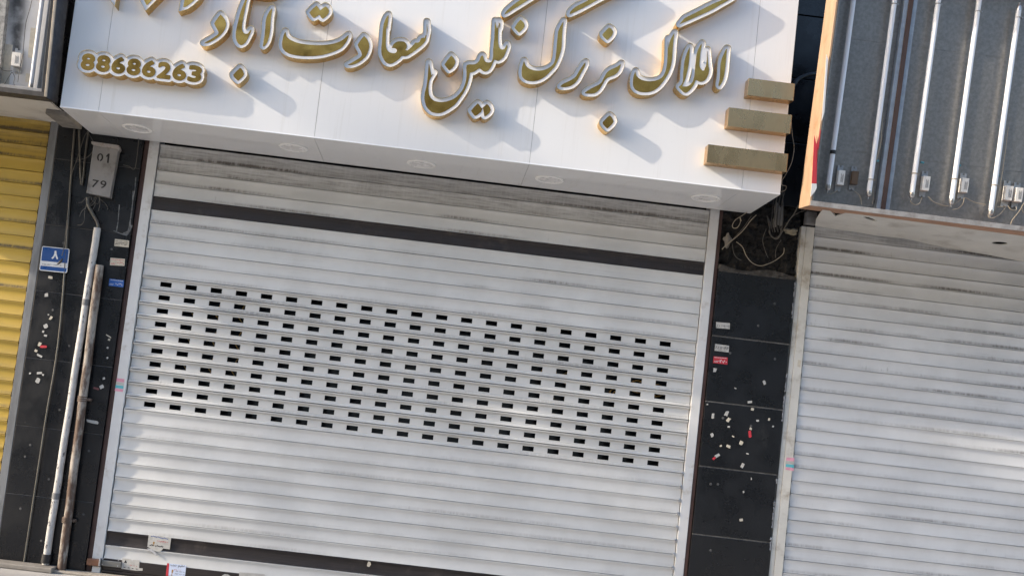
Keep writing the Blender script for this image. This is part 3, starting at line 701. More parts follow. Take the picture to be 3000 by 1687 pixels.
trace(Kk([(570, 370), (630, 440), (680, 510), (705, 600), (690, 700), (640, 800), (560, 890), (460, 970), (350, 1040), (240, 1085), (150, 1090), (220, 1045), (330, 985), (430, 920), (500, 865), (515, 820), (490, 760), (440, 670), (405, 595), (450, 520), (510, 440)]))
trace(NP(660, 180, 18.11, [(790, 345), (880, 430), (960, 560), (995, 690), (900, 850), (680, 1050), (560, 940), (440, 790), (420, 720), (560, 570)]))
trace(NP(1730, 310, 16.1, [(890, 470), (960, 510), (1050, 650), (1080, 760), (1000, 890), (880, 1010), (780, 1085), (690, 1000), (580, 860), (570, 800), (700, 650), (800, 540)]))
# lower tips of the upper line of letters, cut by the top of the photo
for q in ([(337, 20), (341, -5), (352, -80), (262, -80), (318, -3)], [(426, 34), (465, -5), (500, -42), (455, -98), (385, -45)],
          [(522, 36), (550, 28), (566, 17), (584, 0), (598, -25), (600, -70), (540, -70), (528, 0)], [(738, -12), (775, -6), (805, -9), (836, -40), (820, -75), (745, -70)]):
    letter([[hxz(a, b_, YR) for a, b_ in q]], lv_gold=-LD, lv_out=0.0)
# phone number plate: eight gold numerals on one white tray
x0, z0 = hxz(252.5, 206.6, YG); x1, z1 = hxz(566, 240, YG)
digs = []
P0 = np.array(hxz(254.5, 206.5, YG)); P1 = np.array(hxz(567.5, 241.5, YG))
for i, dgt in enumerate('88686263'):
    L = text_loops(dgt); AA = np.array([p for lp in L for p in lp]); lo = AA.min(0); hi = AA.max(0)
    c = P0 + (P1 - P0) * (i / 7); w, h = .0625, .081
    for lp in L: digs.append([(c[0] + ((p[0] - lo[0]) / (hi[0] - lo[0]) - .5) * w, c[1] + (p[1] - lo[1]) / (hi[1] - lo[1]) * h + .006) for p in lp])
letter(digs, name='number_plate', lv_gold=.0065, lv_out=.0250, step=.0018)

# ------------------------------------------------------------------ open lightbox at the right (leans a little)
LEAN = R(6)                                         # both lightboxes lean forward a little at the top
def lean_loc(p, yp):
    # where the box frame sits so that its front bottom edge (local x = z = 0, y = yp) lies at the point p
    return Vector(p) + Vector((0, yp, 0)) - Matrix.Rotation(LEAN, 3, 'X') @ Vector((0, yp, 0))
def lean_ray(p, yp):
    Mi = Matrix.Rotation(-LEAN, 3, 'X'); off = lean_loc(p, yp)
    def f(px, py, Y):
        o = Mi @ (Vector(CAM) - off); d = Mi @ Vector(ray(px, py)); q = o + d * ((Y - o.y) / d.y); return (q.x, q.z)
    return f
P0R = (3.698, 0, 2.5603)
tbx = thing('lightbox', 'open grey lightbox with bare fluorescent tubes and an orange wooden side', 'sign', lean_loc(P0R, -.71), None, LEAN)
rl = lean_ray(P0R, -.71)
YB0, YB1 = -.55, -.71; WB, HB = 2.4, 1.36
bp = MB()
for k, (c, d) in enumerate(((.0, .345), (.345, .95), (.95, HB))): bp.box((.004, YB0 - .006 - .0012 * k, c + .0002), (WB, YB0, d))
bp.build('back_panel', M_galv, tbx)
m = MB(); m.box((0, YB1 + .002, 0), (.012, YB0 + .001, HB), .002); m.build('side_board', M_wood, tbx)
m = MB(); m.box((.0125, YB1 + .003, -.0005), (WB, YB0 + .001, .014), .002); m.build('bottom_board', M_wood2, tbx)
m = MB(); m.box((0, YB1, HB), (WB, YB0 + .001, HB + .015)); m.build('top_board', M_wood2, tbx)
m = MB(); m.box((.004, YB1 - .002, .0), (WB, YB1 + .0015, .027), .0012); m.box((.016, YB1 + .002, .022), (WB, YB1 + .030, .026)); m.build('front_lip', M_lip, tbx)
m = MB(); m.box((.0135, YB1 + .004, .016), (.021, YB1 + .04, HB - .001), .001); m.build('side_lip', M_galv, tbx)
u0, v0 = rl(2605, 605, -.66); u1, v1 = rl(2685, 0, -.66)
um = (u0 + u1) / 2
m = MB(); m.box((um - .012, -.598, .027), (um + .011, YB0 - .008, HB - .001), .001); m.build('mullion', M_brown, tbx)
m = MB(); m.box((um - .036, -.590, .027), (um - .0125, YB0 - .0085, HB - .001), .001); m.box((um + .0115, -.590, .027), (um + .036, YB0 - .0085, HB - .001), .001); m.build('mullion_flange', M_galvl, tbx)
def ftube(parent, conv, top, bot, r, y, name='fluorescent_tube', ext=0.0):
    a = conv(*top, y); b_ = conv(*bot, y); a = Vector((a[0], y, a[1])); b_ = Vector((b_[0], y, b_[1])); d = (a - b_).normalized()
    a = a + d * ext
    o = MB().tube([b_ + d * .03, a - d * .03], r, 20).build(name, M_tube, parent)
    e = MB()
    for p, s in ((b_, 1), (a, -1)):
        e.tube([p + d * s * .034, p + d * s * .012, p + d * s * .004], [r * 1.03, r * 1.03, r * .7], 16); e.tube([p + d * s * .004, p - d * s * .010], .0045, 6)
    e.build('end_cap', M_metal, o)
    return o, a, b_, d, r
def clip(o, p, d, r, mat=None):
    n = 18; u = d.orthogonal().normalized(); w = d.cross(u)
    m = MB(); m.tube([p + (u * math.cos(2 * math.pi * k / n) + w * math.sin(2 * math.pi * k / n)) * (r + .0022) for k in range(n + 1)], .0024, 6)
    m.box((p.x + r, p.y - .006, p.z - .004), (p.x + r + .010, p.y + .006, p.z + .004), .001); m.build('tube_clip', mat or M_wirey, o)
tubes = [((2500.5, 0), (2424.8, 560), .0135, None), ((2621, 0), (2544, 578), .0135, (2556, 527)), ((2749.5, 0), (2669.5, 582), .0135, (2681, 509)), ((2869, 0), (2786, 601), .0135, (2799, 525)), ((2987, 14), (2901, 633), .0135, (2912, 543))]
YTU = -.598
for i, (tp, bt, r, cl) in enumerate(tubes):
    o, a, b_, d, r = ftube(tbx, rl, tp, bt, r, YTU, ext=.0 if i == 4 else .07)
    if cl:
        q = rl(*cl, YTU); s = (Vector((q[0], YTU, q[1])) - b_).dot(d); clip(o, b_ + d * s, d, r)
    for (px, py) in {1: [(2619, 13)], 2: [(2747, 13)], 3: [(2865, 35)], 4: [(2984, 53)]}.get(i, []):
        q = rl(px, py, YTU); clip(o, Vector((q[0], YTU, q[1])), d, r, M_brk)
    if i == 0:
        q = rl(2437, 446, YTU); s = (Vector((q[0], YTU, q[1])) - b_).dot(d); m = MB(); m.tube([b_ + d * (s - .010), b_ + d * (s + .010)], r + .003, 14); m.build('black_clip', M_black, o)
def ballast(parent, conv, tl, brc, y, mat=M_ball, ears=True, name='ballast'):
    a = conv(*tl, y); c = conv(*brc, y); x0, x1, z0, z1 = a[0], c[0], c[1], a[1]; h = z1 - z0
    m = MB(); m.box((x0, y, z0 + h * .22), (x1, y + .03, z1 - h * .22), .002); o = m.build(name, mat, parent)
    k = MB(); w = x1 - x0; xa, xb = x0 + .001, x1 - .003
    k.poly([[(xa, z0), (xa + w * .3, z0), (xa + w * .36, z0 + h * .05), (xa + w * .5, z0 + h * .05), (xa + w * .56, z0), (xb, z0), (xb, z1), (xb - w * .28, z1), (xb - w * .28, z1 - h * .08), (xa + w * .3, z1 - h * .08), (xa + w * .3, z1), (xa, z1)]], y + .0305, y + .0335); k.build('bracket', M_brk, o)
    if mat is M_ball:
        t = MB()
        for j in range(5): t.box((x0 + (x1 - x0) * (.42 + .09 * j), y - .0004, z0 + h * (.32 + .02 * (j % 2))), (x0 + (x1 - x0) * (.45 + .09 * j), y + .0005, z0 + h * (.66 - .03 * (j % 3))))
        t.build('printed_label', M_ink, o)
    return o
C2 = lambda a, b_: (2250 + a / 3.4333, 300 + b_ / 3.4333)
for tl, brc in (((703, 622), (782, 892)), ((1556, 682), (1638, 948)), ((1945, 702), (2028, 966)), ((2386, 778), (2474, 1048)), ((2490, 798), (2574, 1060))):
    lean = (brc[1] - tl[1]) * .152; ballast(tbx, rl, C2(tl[0] + lean * .5, tl[1]), C2(brc[0] - lean * .7, brc[1]), YB0 - .045)
ballast(tbx, rl, C2(864, 636), C2(894, 880), YB0 - .045, M_ballb)
for px, py in ((1097, 588), (1550, 606), (1922, 634), (2308, 735)):
    q = rl(*C2(px, py), YB0 - .04); m = MB(); m.tube([(q[0] - .009, YB0 - .04, q[1] + .001), (q[0] + .009, YB0 - .04, q[1] - .001)], .0062, 10); o = m.build('starter', M_teal, tbx)
    MB().tube([(q[0] - .0112, YB0 - .04, q[1] + .0045), (q[0] + .004, YB0 - .04, q[1] + .0045)], .003, 6).build('starter_cap', M_wirey, o)
wires = [[(1430, 985), (1450, 1020), (1490, 1032), (1530, 1010), (1550, 960)], [(1610, 950), (1660, 1000), (1740, 1030), (1820, 1045)], [(1970, 960), (1960, 1020), (1920, 1065), (1860, 1078)], [(1840, 1030), (1880, 1020), (1950, 970)],
         [(1985, 955), (2080, 1005), (2190, 1030)], [(2395, 1050), (2340, 1120), (2270, 1160), (2225, 1160), (2215, 1130)], [(2415, 1040), (2440, 1080), (2490, 1085), (2500, 1050)], [(2560, 1030), (2520, 1100), (2460, 1180), (2445, 1225)], [(2575, 1000), (2555, 1070), (2575, 1110)],
         [(870, 895), (925, 940), (940, 990), (938, 1030)], [(1055, 885), (1062, 950), (1050, 1030)], [(1160, 0), (1150, 200), (1130, 420), (1085, 590)], [(2420, 250), (2370, 600), (2320, 900), (2270, 1130)], [(590, 915), (640, 918), (700, 885)], [(2300, 1050), (2360, 1050), (2395, 1045)], [(1070, 590), (1050, 760), (1062, 890)]]
for k, w in enumerate(wires):
    y = YB0 - .05
    MB().tube(catmull([(*(lambda q: (q[0], y - .004 * math.sin(j * 1.3 + k), q[1]))(rl(*C2(*p), y)),) for j, p in enumerate(w)], 6), .0019, 6).build('wire', M_wirey, tbx)
# strip of the torn-off red and white sign face left in the side of the box
def rpoly(pts, Y): return [rl(*p, Y) for p in pts]
m = MB(); m.poly([rpoly([C2(526, 270), C2(530, 290), C2(506, 480), C2(490, 330), C2(488, 818), C2(440, 815), C2(466, 330), C2(498, 470)], YB1 - .002)], YB1 - .0025, YB1 + .0005); fo = m.build('sign_face_remnant', M_pred, tbx)
m = MB(); m.poly([rpoly([C2(488, 819), C2(490, 860), C2(470, 900), C2(428, 950), C2(440, 816)], YB1 - .002)], YB1 - .0024, YB1 + .0005); m.build('white_edge', M_swhite, fo)
m = MB(); m.poly([rpoly([(2421.5, 160), (2426, 175), (2420, 260), (2415, 330), (2407.5, 354), (2410, 320), (2415, 250)], YB1 - .002)], YB1 - .0025, YB1 + .0005); m.build('white_edge', M_swhite, fo)

# dirty white soffit board under that lightbox
bxs = [hit(*p, Y=-.004) for p in ((2388, 662), (2560, 690), (2690, 708), (2800, 731), (3000, 768))]
def board_z(x, y):
    zb = float(np.interp(x, [p[0] for p in bxs], [p[2] for p in bxs])); k = (y + .55) / .546
    return 2.5745 + (zb - 2.5745) * k
def plane_hit(px, py):
    z = 2.58
    for _ in range(25): p = hit(px, py, Z=z); z = .5 * z + .5 * board_z(p[0], min(0, max(-.6, p[1])))
    return Vector(p)
top_ = [(2409, 615), (2432, 618), (2448, 634), (2479, 623), (2600, 639), (2900, 679), (3050, 699)]
bot_ = [(3050, 778), (3000, 768), (2900, 748), (2800, 731), (2740, 722), (2690, 708), (2640, 698), (2560, 690), (2500, 679), (2440, 671), (2388, 662), (2390, 645)]
outl = [plane_hit(*p) for p in top_ + bot_]
def ell(px, py, a, n=20):
    c = plane_hit(px, py); return [Vector((c.x + a * math.cos(2 * math.pi * k / n), c.y + a * .95 * math.sin(2 * math.pi * k / n), board_z(c.x + a * math.cos(2 * math.pi * k / n), c.y + a * .95 * math.sin(2 * math.pi * k / n)))) for k in range(n)]
h1 = ell(2928, 713, .042)
slit = [plane_hit(*p) for p in [(2526, 634), (2545, 637), (2570, 646), (2560, 648), (2536, 641)]]
loops = [outl, h1, slit]; tri = tessellate_polygon([[Vector((p.x, p.y, 0)) for p in lp] for lp in loops]); flat = [p for lp in loops for p in lp]
m = MB(); m.add(flat, [tuple(t) for t in tri]); m.add([p + Vector((0, 0, .006)) for p in flat], [tuple(t)[::-1] for t in tri])
o = 0
for lp in loops:
    n = len(lp); m.add([p for p in lp] + [p + Vector((0, 0, .006)) for p in lp], [(i, (i + 1) % n, n + (i + 1) % n, n + i) for i in range(n)])
m.build('soffit_board', M_board, label='dirty white board with a round hole under the right lightbox', cat='soffit board')
MB().box((3.93, -.5, 2.70), (6.3, .12, 2.74)).build('ceiling_slab', M_void, tbld)

# ------------------------------------------------------------------ lightbox at the left edge
PL = (-.4475, 0, 2.6693)
tlx = thing('lightbox', 'open sooty lightbox with one tube at the left edge above the yellow shutter', 'sign', lean_loc(PL, -.622), None, LEAN)
ll = lean_ray(PL, -.622)
LY0, LY1 = -.47, -.622
m = MB(); m.box((-1.3, LY0 - .004, .002), (-.004, LY0, 1.3)); m.build('back_panel', M_soot, tlx)
m = MB(); m.box((-.002, LY1 + .012, -.002), (.0, LY0 + .002, 1.3)); m.box((-.0025, LY1 + .03, .3), (.001, LY1 + .031, .31)); m.build('side_sheet', M_bluedk, tlx)
m = MB(); m.box((-.013, LY1, 0), (.0005, LY1 + .011, 1.3), .0015); m.build('front_edge', M_silver, tlx)
m = MB(); m.box((-.030, LY1 + .002, .012), (-.0135, LY1 + .03, 1.3), .001); m.build('frame_gap_shadow', M_black, tlx)  # black strip put in for the shadowed gap beside the frame
m = MB(); m.box((-1.3, LY1 + .001, -.001), (-.0135, LY0, .012), .001); m.box((-1.3, LY1, -.001), (-.014, LY1 + .0009, .024)); m.build('bottom_rail', pbr('dark_rail', (.05, .045, .042), .6, var=.3, scale=20), tlx)
m = MB(); m.box((-1.3, LY1 + .0095, .0125), (-.031, LY1 + .012, .042), .001); m.build('inner_lip', M_lip, tlx)
C1 = lambda a, b_: (a / 3.4333, b_ / 3.4333)
o, a, b_, d, r = ftube(tlx, ll, C1(432, -40), C1(308, 905), .0115, -.53, ext=.2)
q0 = ll(*C1(470, -20), -.50); q1 = ll(*C1(350, 870), -.50)
m = MB(); ang = math.atan2(q0[0] - q1[0], q0[1] - q1[1]); m.box((-.011, -.505, 0), (.016, LY0 - .005, 1.15), .002); so = m.build('sunlit_panel_strip', M_white, tlx); so.location = (q1[0], 0, q1[1] - .03); so.rotation_euler = (0, ang, 0)  # white strip added to stand for sunlight falling on the back panel
ballast(tlx, ll, C1(128, 470), C1(192, 725), -.515)
m = MB(); q0 = ll(*C1(35, 0), -.5); q1 = ll(*C1(0, 430), -.5); m.box((q1[0] - .03, -.51, -.0), (q1[0] + .018, LY0 - .0045, 1.2)); m.build('lamp_holder_strip', pbr('grey_strip', (.30, .29, .27), .6, var=.4, scale=50), tlx)
for w in ([(325, 0), (300, 100), (262, 240), (245, 400), (230, 560), (200, 700), (180, 830)], [(0, 680), (40, 712), (100, 718), (125, 715)], [(0, 860), (45, 850), (75, 800), (120, 730)], [(125, 730), (150, 780), (140, 840), (165, 880)]):
    MB().tube(catmull([(ll(*C1(*p), -.51)[0], -.512, ll(*C1(*p), -.51)[1]) for p in w], 6), .0018, 6).build('wire', M_cabled, tlx)
tp = MB()
for (a0, c0) in (((20, 440), (85, 900)), ((310, 280), (360, 590)), ((262, 740), (300, 830))):
    p = ll(*C1(*a0), LY0 - .005); q = ll(*C1(*c0), LY0 - .005); tp.box((p[0], LY0 - .0052, q[1]), (q[0], LY0 - .0042, p[1]))
tp.build('cream_tape', M_pcream, tlx)
m = MB(); m.box((-2.6, LY0 + .003, 2.69), (-.50, .0, 2.70)); m.build('soffit_board', M_board, label='white board above the yellow shutter', cat='soffit board')
m = MB(); m.box((-.578, -.30, 2.660), (-.462, -.03, 2.689), .004); m.build('concrete_lintel', M_conc, label='short grey concrete block under the left lightbox corner', cat='lintel')

# ------------------------------------------------------------------ pipes, cables, meter box on the left pillar
def pipe(name, p0, p1, r, y, mat, label, cat='pipe', top=True):
    a = Vector(hit(*p0, Y=y)); b_ = Vector(hit(*p1, Y=y)); d = (b_ - a)
    t = thing(name, label, cat, b_); n = 24
    m = MB(); rows = [a + d * (i / n) + Vector((.0012 * math.sin(i * 1.1), 0, 0)) for i in range(n + 1)]; m.tube(rows, r, 18, False)
    m.tube([a, a + Vector((0, 0, -.002))], [r, r * .99], 18, False); m.build('pipe_wall', mat, t)
    MB().tube([a - Vector((0, 0, .012)), a - Vector((0, 0, .014))], r * .96, 14).build('dark_bore', M_void, t)
    return t, a, d
pw, a, d = pipe('drain_pipe', (285.5, 668), (133, 1652), .0205, -.044, M_pvc, 'chipped white drain pipe on the left black pillar')
for f in (.225, .80):
    q = a + d * f; MB().tube([q + d.normalized() * -.018, q + d.normalized() * .018], .0222, 18).build('joint', pbr('pipe_joint_grey', (.16, .16, .165), .6), pw)
q = a + d * .985; MB().tube([q - d.normalized() * .03, q + d.normalized() * .02], .0275, 16).build('foot_collar', M_black, pw)
prr, a, d = pipe('drain_pipe', (292, 777), (176, 1700), .0245, -.050, M_rust, 'rust-streaked brown drain pipe in front of the white one')
for p in ((241, 1168), (196, 1522)):
    b_ = Vector(hit(*p, Y=-.050)); u = d.normalized(); m = MB()
    for s in (-.012, .0, .012): m.tube([b_ + u * (s - .004), b_ + u * (s + .004)], .0272, 18)
    m.box((b_.x + .02, -.055, b_.z - .008), (b_.x + .05, -.022, b_.z + .008), .002); m.build('pipe_clamp', pbr('rusty_clamp', (.09, .06, .045), .7, var=.3), prr)
t = thing('conduit', 'thin grey conduit running down the left black pillar', 'pipe', hit(70, 1655, Y=-.03))
m = MB(); m.tube(catmull([hit(*p, Y=-.031) for p in ((259, 385), (250, 455), (238, 540), (223.6, 330), (178, 940), (132.5, 1240), (70, 1652))], 6), .0060, 10); m.build('conduit_tube', M_thin, t)
mb_ = thing('meter_box', 'grey metal junction box stencilled 01 79', 'junction box', hit(290, 580, Y=-.05))
C0 = lambda a, b_: (a / 3.4333, 300 + b_ / 3.4333)
YM = -.062
f0 = [hxz(*C0(945, 432), YM), hxz(*C0(1190, 468), YM), hxz(*C0(1102, 958), YM), hxz(*C0(874, 910), YM)]
m = MB(); n = 4
m.add([(x, YM, z) for x, z in f0] + [(x, -.022, z) for x, z in f0], [(3, 2, 1, 0), (0, 1, 5, 4), (1, 2, 6, 5), (2, 3, 7, 6), (3, 0, 4, 7), (4, 5, 6, 7)]); m.build('box_body', M_boxp, mb_)
f1 = [hxz(*C0(918, 393), YM - .008), hxz(*C0(1192, 432), YM - .008), hxz(*C0(1203, 468), YM - .008), hxz(*C0(1188, 492), YM - .008), hxz(*C0(1184, 470), YM - .008), hxz(*C0(940, 430), YM - .008), hxz(*C0(920, 416), YM - .008)]
m = MB(); m.poly([f1], YM - .008, -.03); m.build('lid', pbr('worn_lid', (.30, .28, .265), .6, var=.15, dirt=(.2, .12, .08), dirt_amt=.5, dirt_scale=30), mb_)
m = MB(); e0, e1 = f0[0], f0[3]; m.tube([(e0[0], YM - .0005, e0[1]), (e1[0], YM - .0005, e1[1])], .0022, 6); m.build('edge_seam', M_lip, mb_)
def stencil(txt, p0, p1, h): lettering('stencilled_number', txt, hxz(*C0(*p0), YM), hxz(*C0(*p1), YM), h, YM - .0008, M_stencil, mb_, .012)
stencil('0', (972, 590), (1034, 596), .047); stencil('7', (918, 852), (982, 864), .047); stencil('9', (1002, 862), (1064, 870), .047)
m = MB(); q = [hxz(*C0(*p), YM) for p in ((1088, 516), (1104, 518), (1094, 612), (1076, 610), (1082, 545), (1070, 553), (1068, 540))]
m.poly([q], YM - .0008); m.build('stencilled_number', M_stencil, mb_)
# stencil bridges
m = MB()
for px, py in ((1008, 497), (1000, 586), (1038, 765)):
    x, z = hxz(*C0(px, py), YM); m.box((x - .0022, YM - .0016, z - .009), (x + .0022, YM - .0009, z + .009))
m.build('stencil_bridge', M_boxp, mb_)
def cable(name, pts, r, mat, label, y=-.04, group=None, conv=C0, cat='cable', amp=.002):
    P = [hit(*conv(*p), Y=y - amp * (1 + math.sin(i * 1.7))) for i, p in enumerate(pts)]
    return MB().tube(catmull(P, 6), r, 7).build(name, mat, label=label, cat=cat, group=group)
o = cable('hanging_cable', [(905, 292), (858, 325), (820, 430), (780, 560), (742, 660), (718, 740), (705, 860), (697, 960), (692, 1040), (676, 1180), (662, 1300), (650, 1420), (640, 1480), (622, 1545)], .0022, M_cable, 'long grey cable hanging down to the blue plate', -.05)
pg = MB(); qa = hit(184, 757, Y=-.05); qb = hit(168, 775, Y=-.05)
pg.tube(catmull([qa, ((qa[0] + qb[0]) / 2 + .004, -.055, (qa[2] + qb[2]) / 2 - .002), qb], 4), [.003, .004, .006, .008, .008, .007, .006, .005, .003], 8); pg.build('frayed_end', M_cabled, o)
cable('hanging_cable', [(880, 300), (930, 380), (945, 430), (930, 500), (880, 550), (830, 570), (780, 578)], .0018, M_cable, 'short cable curling beside the junction box', -.06)
cable('bent_conduit', [(880, 960), (885, 1030), (920, 1100), (965, 1180), (985, 1230), (990, 1275)], .0095, M_thin, 'bent dark conduit from the junction box into the white pipe', -.05, cat='pipe', amp=.0)
tw_ = [[(900, 950), (870, 1000), (905, 1040), (950, 1010), (975, 950)], [(990, 920), (990, 960), (1040, 1000), (1080, 1050), (1082, 1080)], [(960, 950), (920, 1010), (860, 1060), (820, 1100), (800, 1150)], [(890, 960), (850, 1100), (850, 1180), (820, 1230), (780, 1235)], [(1000, 950), (1005, 1030), (990, 1090), (1000, 1075)], [(940, 960), (960, 1020), (930, 1080), (900, 1110)], [(870, 950), (830, 1000), (790, 1010)], [(915, 950), (930, 990), (985, 1020), (1000, 960)], [(1240, 630), (1300, 645), (1360, 655), (1400, 330)]]
tt = thing('wire_tangle', 'tangle of thin grey wires below the junction box', 'wires', hit(*C0(930, 960), Y=-.05))
for k, w in enumerate(tw_): MB().tube(catmull([hit(*C0(*p), Y=-.05 - .01 * math.sin(k * 2.1 + i)) for i, p in enumerate(w)], 6), .0019, 6).build('wire', M_cable, tt)

# blue house number plate
bs = thing('house_number_plate', 'small blue enamel number plate with a white numeral', 'number plate', hit(160, 798, Y=-.03))
YP = -.036
c4 = [hxz(123.5, 720.5, YP), hxz(204, 729, YP), hxz(196, 799.8, YP), hxz(114.5, 791.8, YP)]
def quad(t_, s_):
    (ax, az), (bx, bz), (cx, cz), (dx, dz) = c4
    return (ax * (1 - t_) * (1 - s_) + bx * t_ * (1 - s_) + cx * t_ * s_ + dx * (1 - t_) * s_, az * (1 - t_) * (1 - s_) + bz * t_ * (1 - s_) + cz * t_ * s_ + dz * (1 - t_) * s_)
def rrect(t0, s0, t1, s1, r, rs):
    out = []
    for cx, cy, a0 in ((t0 + r, s0 + rs, 180), (t1 - r, s0 + rs, 270), (t1 - r, s1 - rs, 0), (t0 + r, s1 - rs, 90)):
        for k in range(5): a = R(a0 + 22.5 * k); out.append(quad(cx + r * math.cos(a), cy + rs * math.sin(a)))
    return out
m = MB(); m.poly([rrect(0, 0, 1, 1, .06, .07)], YP, YP + .004); m.build('plate_body', M_swhite, bs)
m = MB(); m.poly([rrect(.03, .03, .97, .60, .03, .035)], YP - .0006, YP); m.poly([rrect(.03, .80, .97, .965, .03, .035)], YP - .0006, YP); m.build('blue_field', M_blue, bs)
C8 = lambda a, b_: hxz(80 + a / 11.147, 700 + b_ / 11.147, YP)
def stroke(pts, w, y, mat, name, parent):
    m = MB()
    for (p, q) in zip(pts, pts[1:]):
        d = np.array(q) - np.array(p); n_ = np.array([-d[1], d[0]]) / (np.linalg.norm(d) + 1e-9) * w / 2
        m.poly([[tuple(np.array(p) - n_), tuple(np.array(q) - n_), tuple(np.array(q) + n_), tuple(np.array(p) + n_)]], y, y + .0004)
    return m.build(name, mat, parent)
m = MB(); m.poly([[C8(*p) for p in ((895, 388), (950, 388), (960, 500), (985, 580), (1012, 640), (968, 672), (930, 590), (915, 530), (890, 590), (838, 658), (785, 630), (850, 560), (885, 490))]], YP - .0015, YP - .0007); m.build('numeral', M_swhite, bs)
lettering('postcode', '\u06f2\u06f5-\u06f5\u06f2--\u06f2\u06f4--\u06f5', C8(490, 840), C8(1110, 890), .0075, YP - .0012, M_ink, bs, .004)

# ------------------------------------------------------------------ stickers and paper scraps
def sticker(pts, y, mat, label, cat='sticker', group=None, name='sticker', th=.0006):
    lp = [hxz(a, b_, y) for a, b_ in pts]; c = lp[-1]
    t = thing(name, label, cat, (c[0], y, c[1]), group); m = MB(); m.poly([lp], y, y + th); m.build('paper', mat, t); return t
def txt(t, body, p0, p1, h, y, mat, bold=.01): lettering('print', body, hxz(*p0, y), hxz(*p1, y), h, y - .0005, mat, t, bold)
YS = -.0232
s = sticker([(336.6, 700), (378.7, 704.9), (376.7, 724.9), (334.8, 720.7)], YS, M_pcream, 'cream sticker with black phone digits, topmost of three on the left pillar')
txt(s, '\u06f5\u06f1\u06f2\u06f3\u06f2\u06f3\u06f5\u06f2\u06f0', (338, 716), (375, 719.5), .016, YS, M_ink); txt(s, '--- --- ----', (338, 706), (374, 709.5), .003, YS, M_ink)
s = sticker([(323.5, 755), (366, 758.5), (364.6, 779), (322, 776.7)], YS, M_pcream, 'cream sticker with red digits, middle of three on the left pillar')
txt(s, '\u06f6\u06f0\u06f3\u06f0', (341, 775), (363, 777), .021, YS, M_redink, .02); txt(s, '\u06f5\u06f5\u06f1\u06f8', (325, 774), (339, 775), .010, YS, M_redink); txt(s, '-------', (326, 760), (362, 763), .003, YS, M_redink)
s = sticker([(320.7, 816), (363.5, 821), (361.5, 841.6), (318, 836.8)], YS, M_pblue, 'blue sticker with white digits, lowest of three on the left pillar')
txt(s, '\u06f6\u06f0\u06f3\u06f0', (336, 837), (358, 839.5), .022, YS, M_swhite, .02); txt(s, '\u06f5\u06f5\u06f1\u06f8', (321, 834), (334, 835.5), .010, YS, M_swhite); txt(s, '-------', (324, 820), (360, 824), .003, YS, M_swhite)
s = sticker([(2098, 943), (2138.5, 946.4), (2137.8, 963.6), (2097.4, 960.5)], YS, M_paper, 'white sticker with black digits, topmost on the right pillar')
txt(s, '\u06f8\u06f8\u06f6\u06f6\u06f9\u06f6\u06f6\u06f1', (2099, 959), (2136, 961.5), .017, YS, M_ink)
s = sticker([(2095.4, 1007), (2136, 1012.3), (2134.7, 1032), (2093.3, 1026.8)], YS, M_paper, 'white sticker with black digits just above the red one')
txt(s, '\u06f8\u06f8\u06f1\u06f1\u06f6\u06f1\u06f9\u06f4', (2095.5, 1021), (2133.5, 1025.5), .018, YS, M_ink); txt(s, '\u06f2\u06f4\u06f3 \u06f4\u06f3', (2105, 1026.5), (2128, 1029.3), .005, YS, M_ink)
s = sticker([(2090.7, 1043.4), (2132, 1047), (2131, 1067.7), (2089, 1063)], YS, M_pred, 'red sticker with white digits on the right pillar')
txt(s, '\u06f8\u06f8\u06f2\u06f3', (2091.5, 1060.5), (2108, 1062), .013, YS, M_swhite, .02); txt(s, '\u06f2\u06f0\u06f8\u06f0', (2107.5, 1062), (2129, 1064.6), .019, YS, M_swhite, .03); txt(s, '-------', (2093, 1047), (2128, 1050), .003, YS, M_swhite)
def guide_label(pts, y, label):
    lp = [np.array(hxz(a, b_, y)) for a, b_ in pts]; t = thing('guide_label', label, 'sticker', (lp[3][0], y, lp[3][1]), 'striped labels on the guide rails')
    for n_, (s0, s1, mat) in enumerate(((0, .26, M_pink), (.29, .50, M_paper), (.53, .76, M_pteal), (.79, 1, M_pink))):
        q = [lp[0] + (lp[3] - lp[0]) * s0, lp[1] + (lp[2] - lp[1]) * s0, lp[1] + (lp[2] - lp[1]) * s1, lp[0] + (lp[3] - lp[0]) * s1]
        m = MB(); m.poly([[tuple(v) for v in q]], y, y + .0005); m.build('stripe', mat, t)
guide_label([(342.4, 1107), (364.8, 1110), (359.5, 1147.6), (336, 1144.5)], -.0085, 'pink and teal striped label on the left guide rail')
guide_label([(2304, 1339), (2327, 1341), (2325, 1378.6), (2301, 1375)], -.0135, 'pink and teal striped label on the right guide rail')
sticker([(2338, 1053), (2348, 1056), (2344, 1076), (2336, 1073)], -.0135, M_pcream, 'yellowed bit of tape on the cream guide rail', 'tape', name='tape_piece')
YK = -.0068
s = sticker([(435.6, 1566), (450, 1568), (470, 1568), (485, 1572), (502, 1573.5), (499, 1592), (497, 1608), (478, 1605.5), (470, 1616), (452, 1612), (431.5, 1600)], YK - .0022, M_paper, 'crumpled white flyer on the upper dark slat at the bottom', 'flyer', name='flyer')
txt(s, '-~-~--~-', (442, 1571), (492, 1580), .010, YK - .0022, pbr('blue_ink', (.12, .16, .3), .7)); txt(s, '\u06f6\u06f6\u06f2\u06f4\u06f4\u06f6', (459, 1587), (492, 1592), .012, YK - .0022, M_redink); txt(s, '-~ -~-~', (438, 1597), (478, 1603), .010, YK - .0022, M_ink); txt(s, '!', (446, 1596), (452, 1597), .022, YK - .0022, M_goldink)
s = sticker([(358.7, 1634), (383, 1637), (387, 1642), (391, 1638.5), (408.8, 1640), (407.5, 1663), (418, 1663.5), (417.5, 1670.5), (400, 1670.5), (355, 1664.7)], YK, M_paper, 'torn white flyer beside the lock plate', 'flyer', name='flyer')
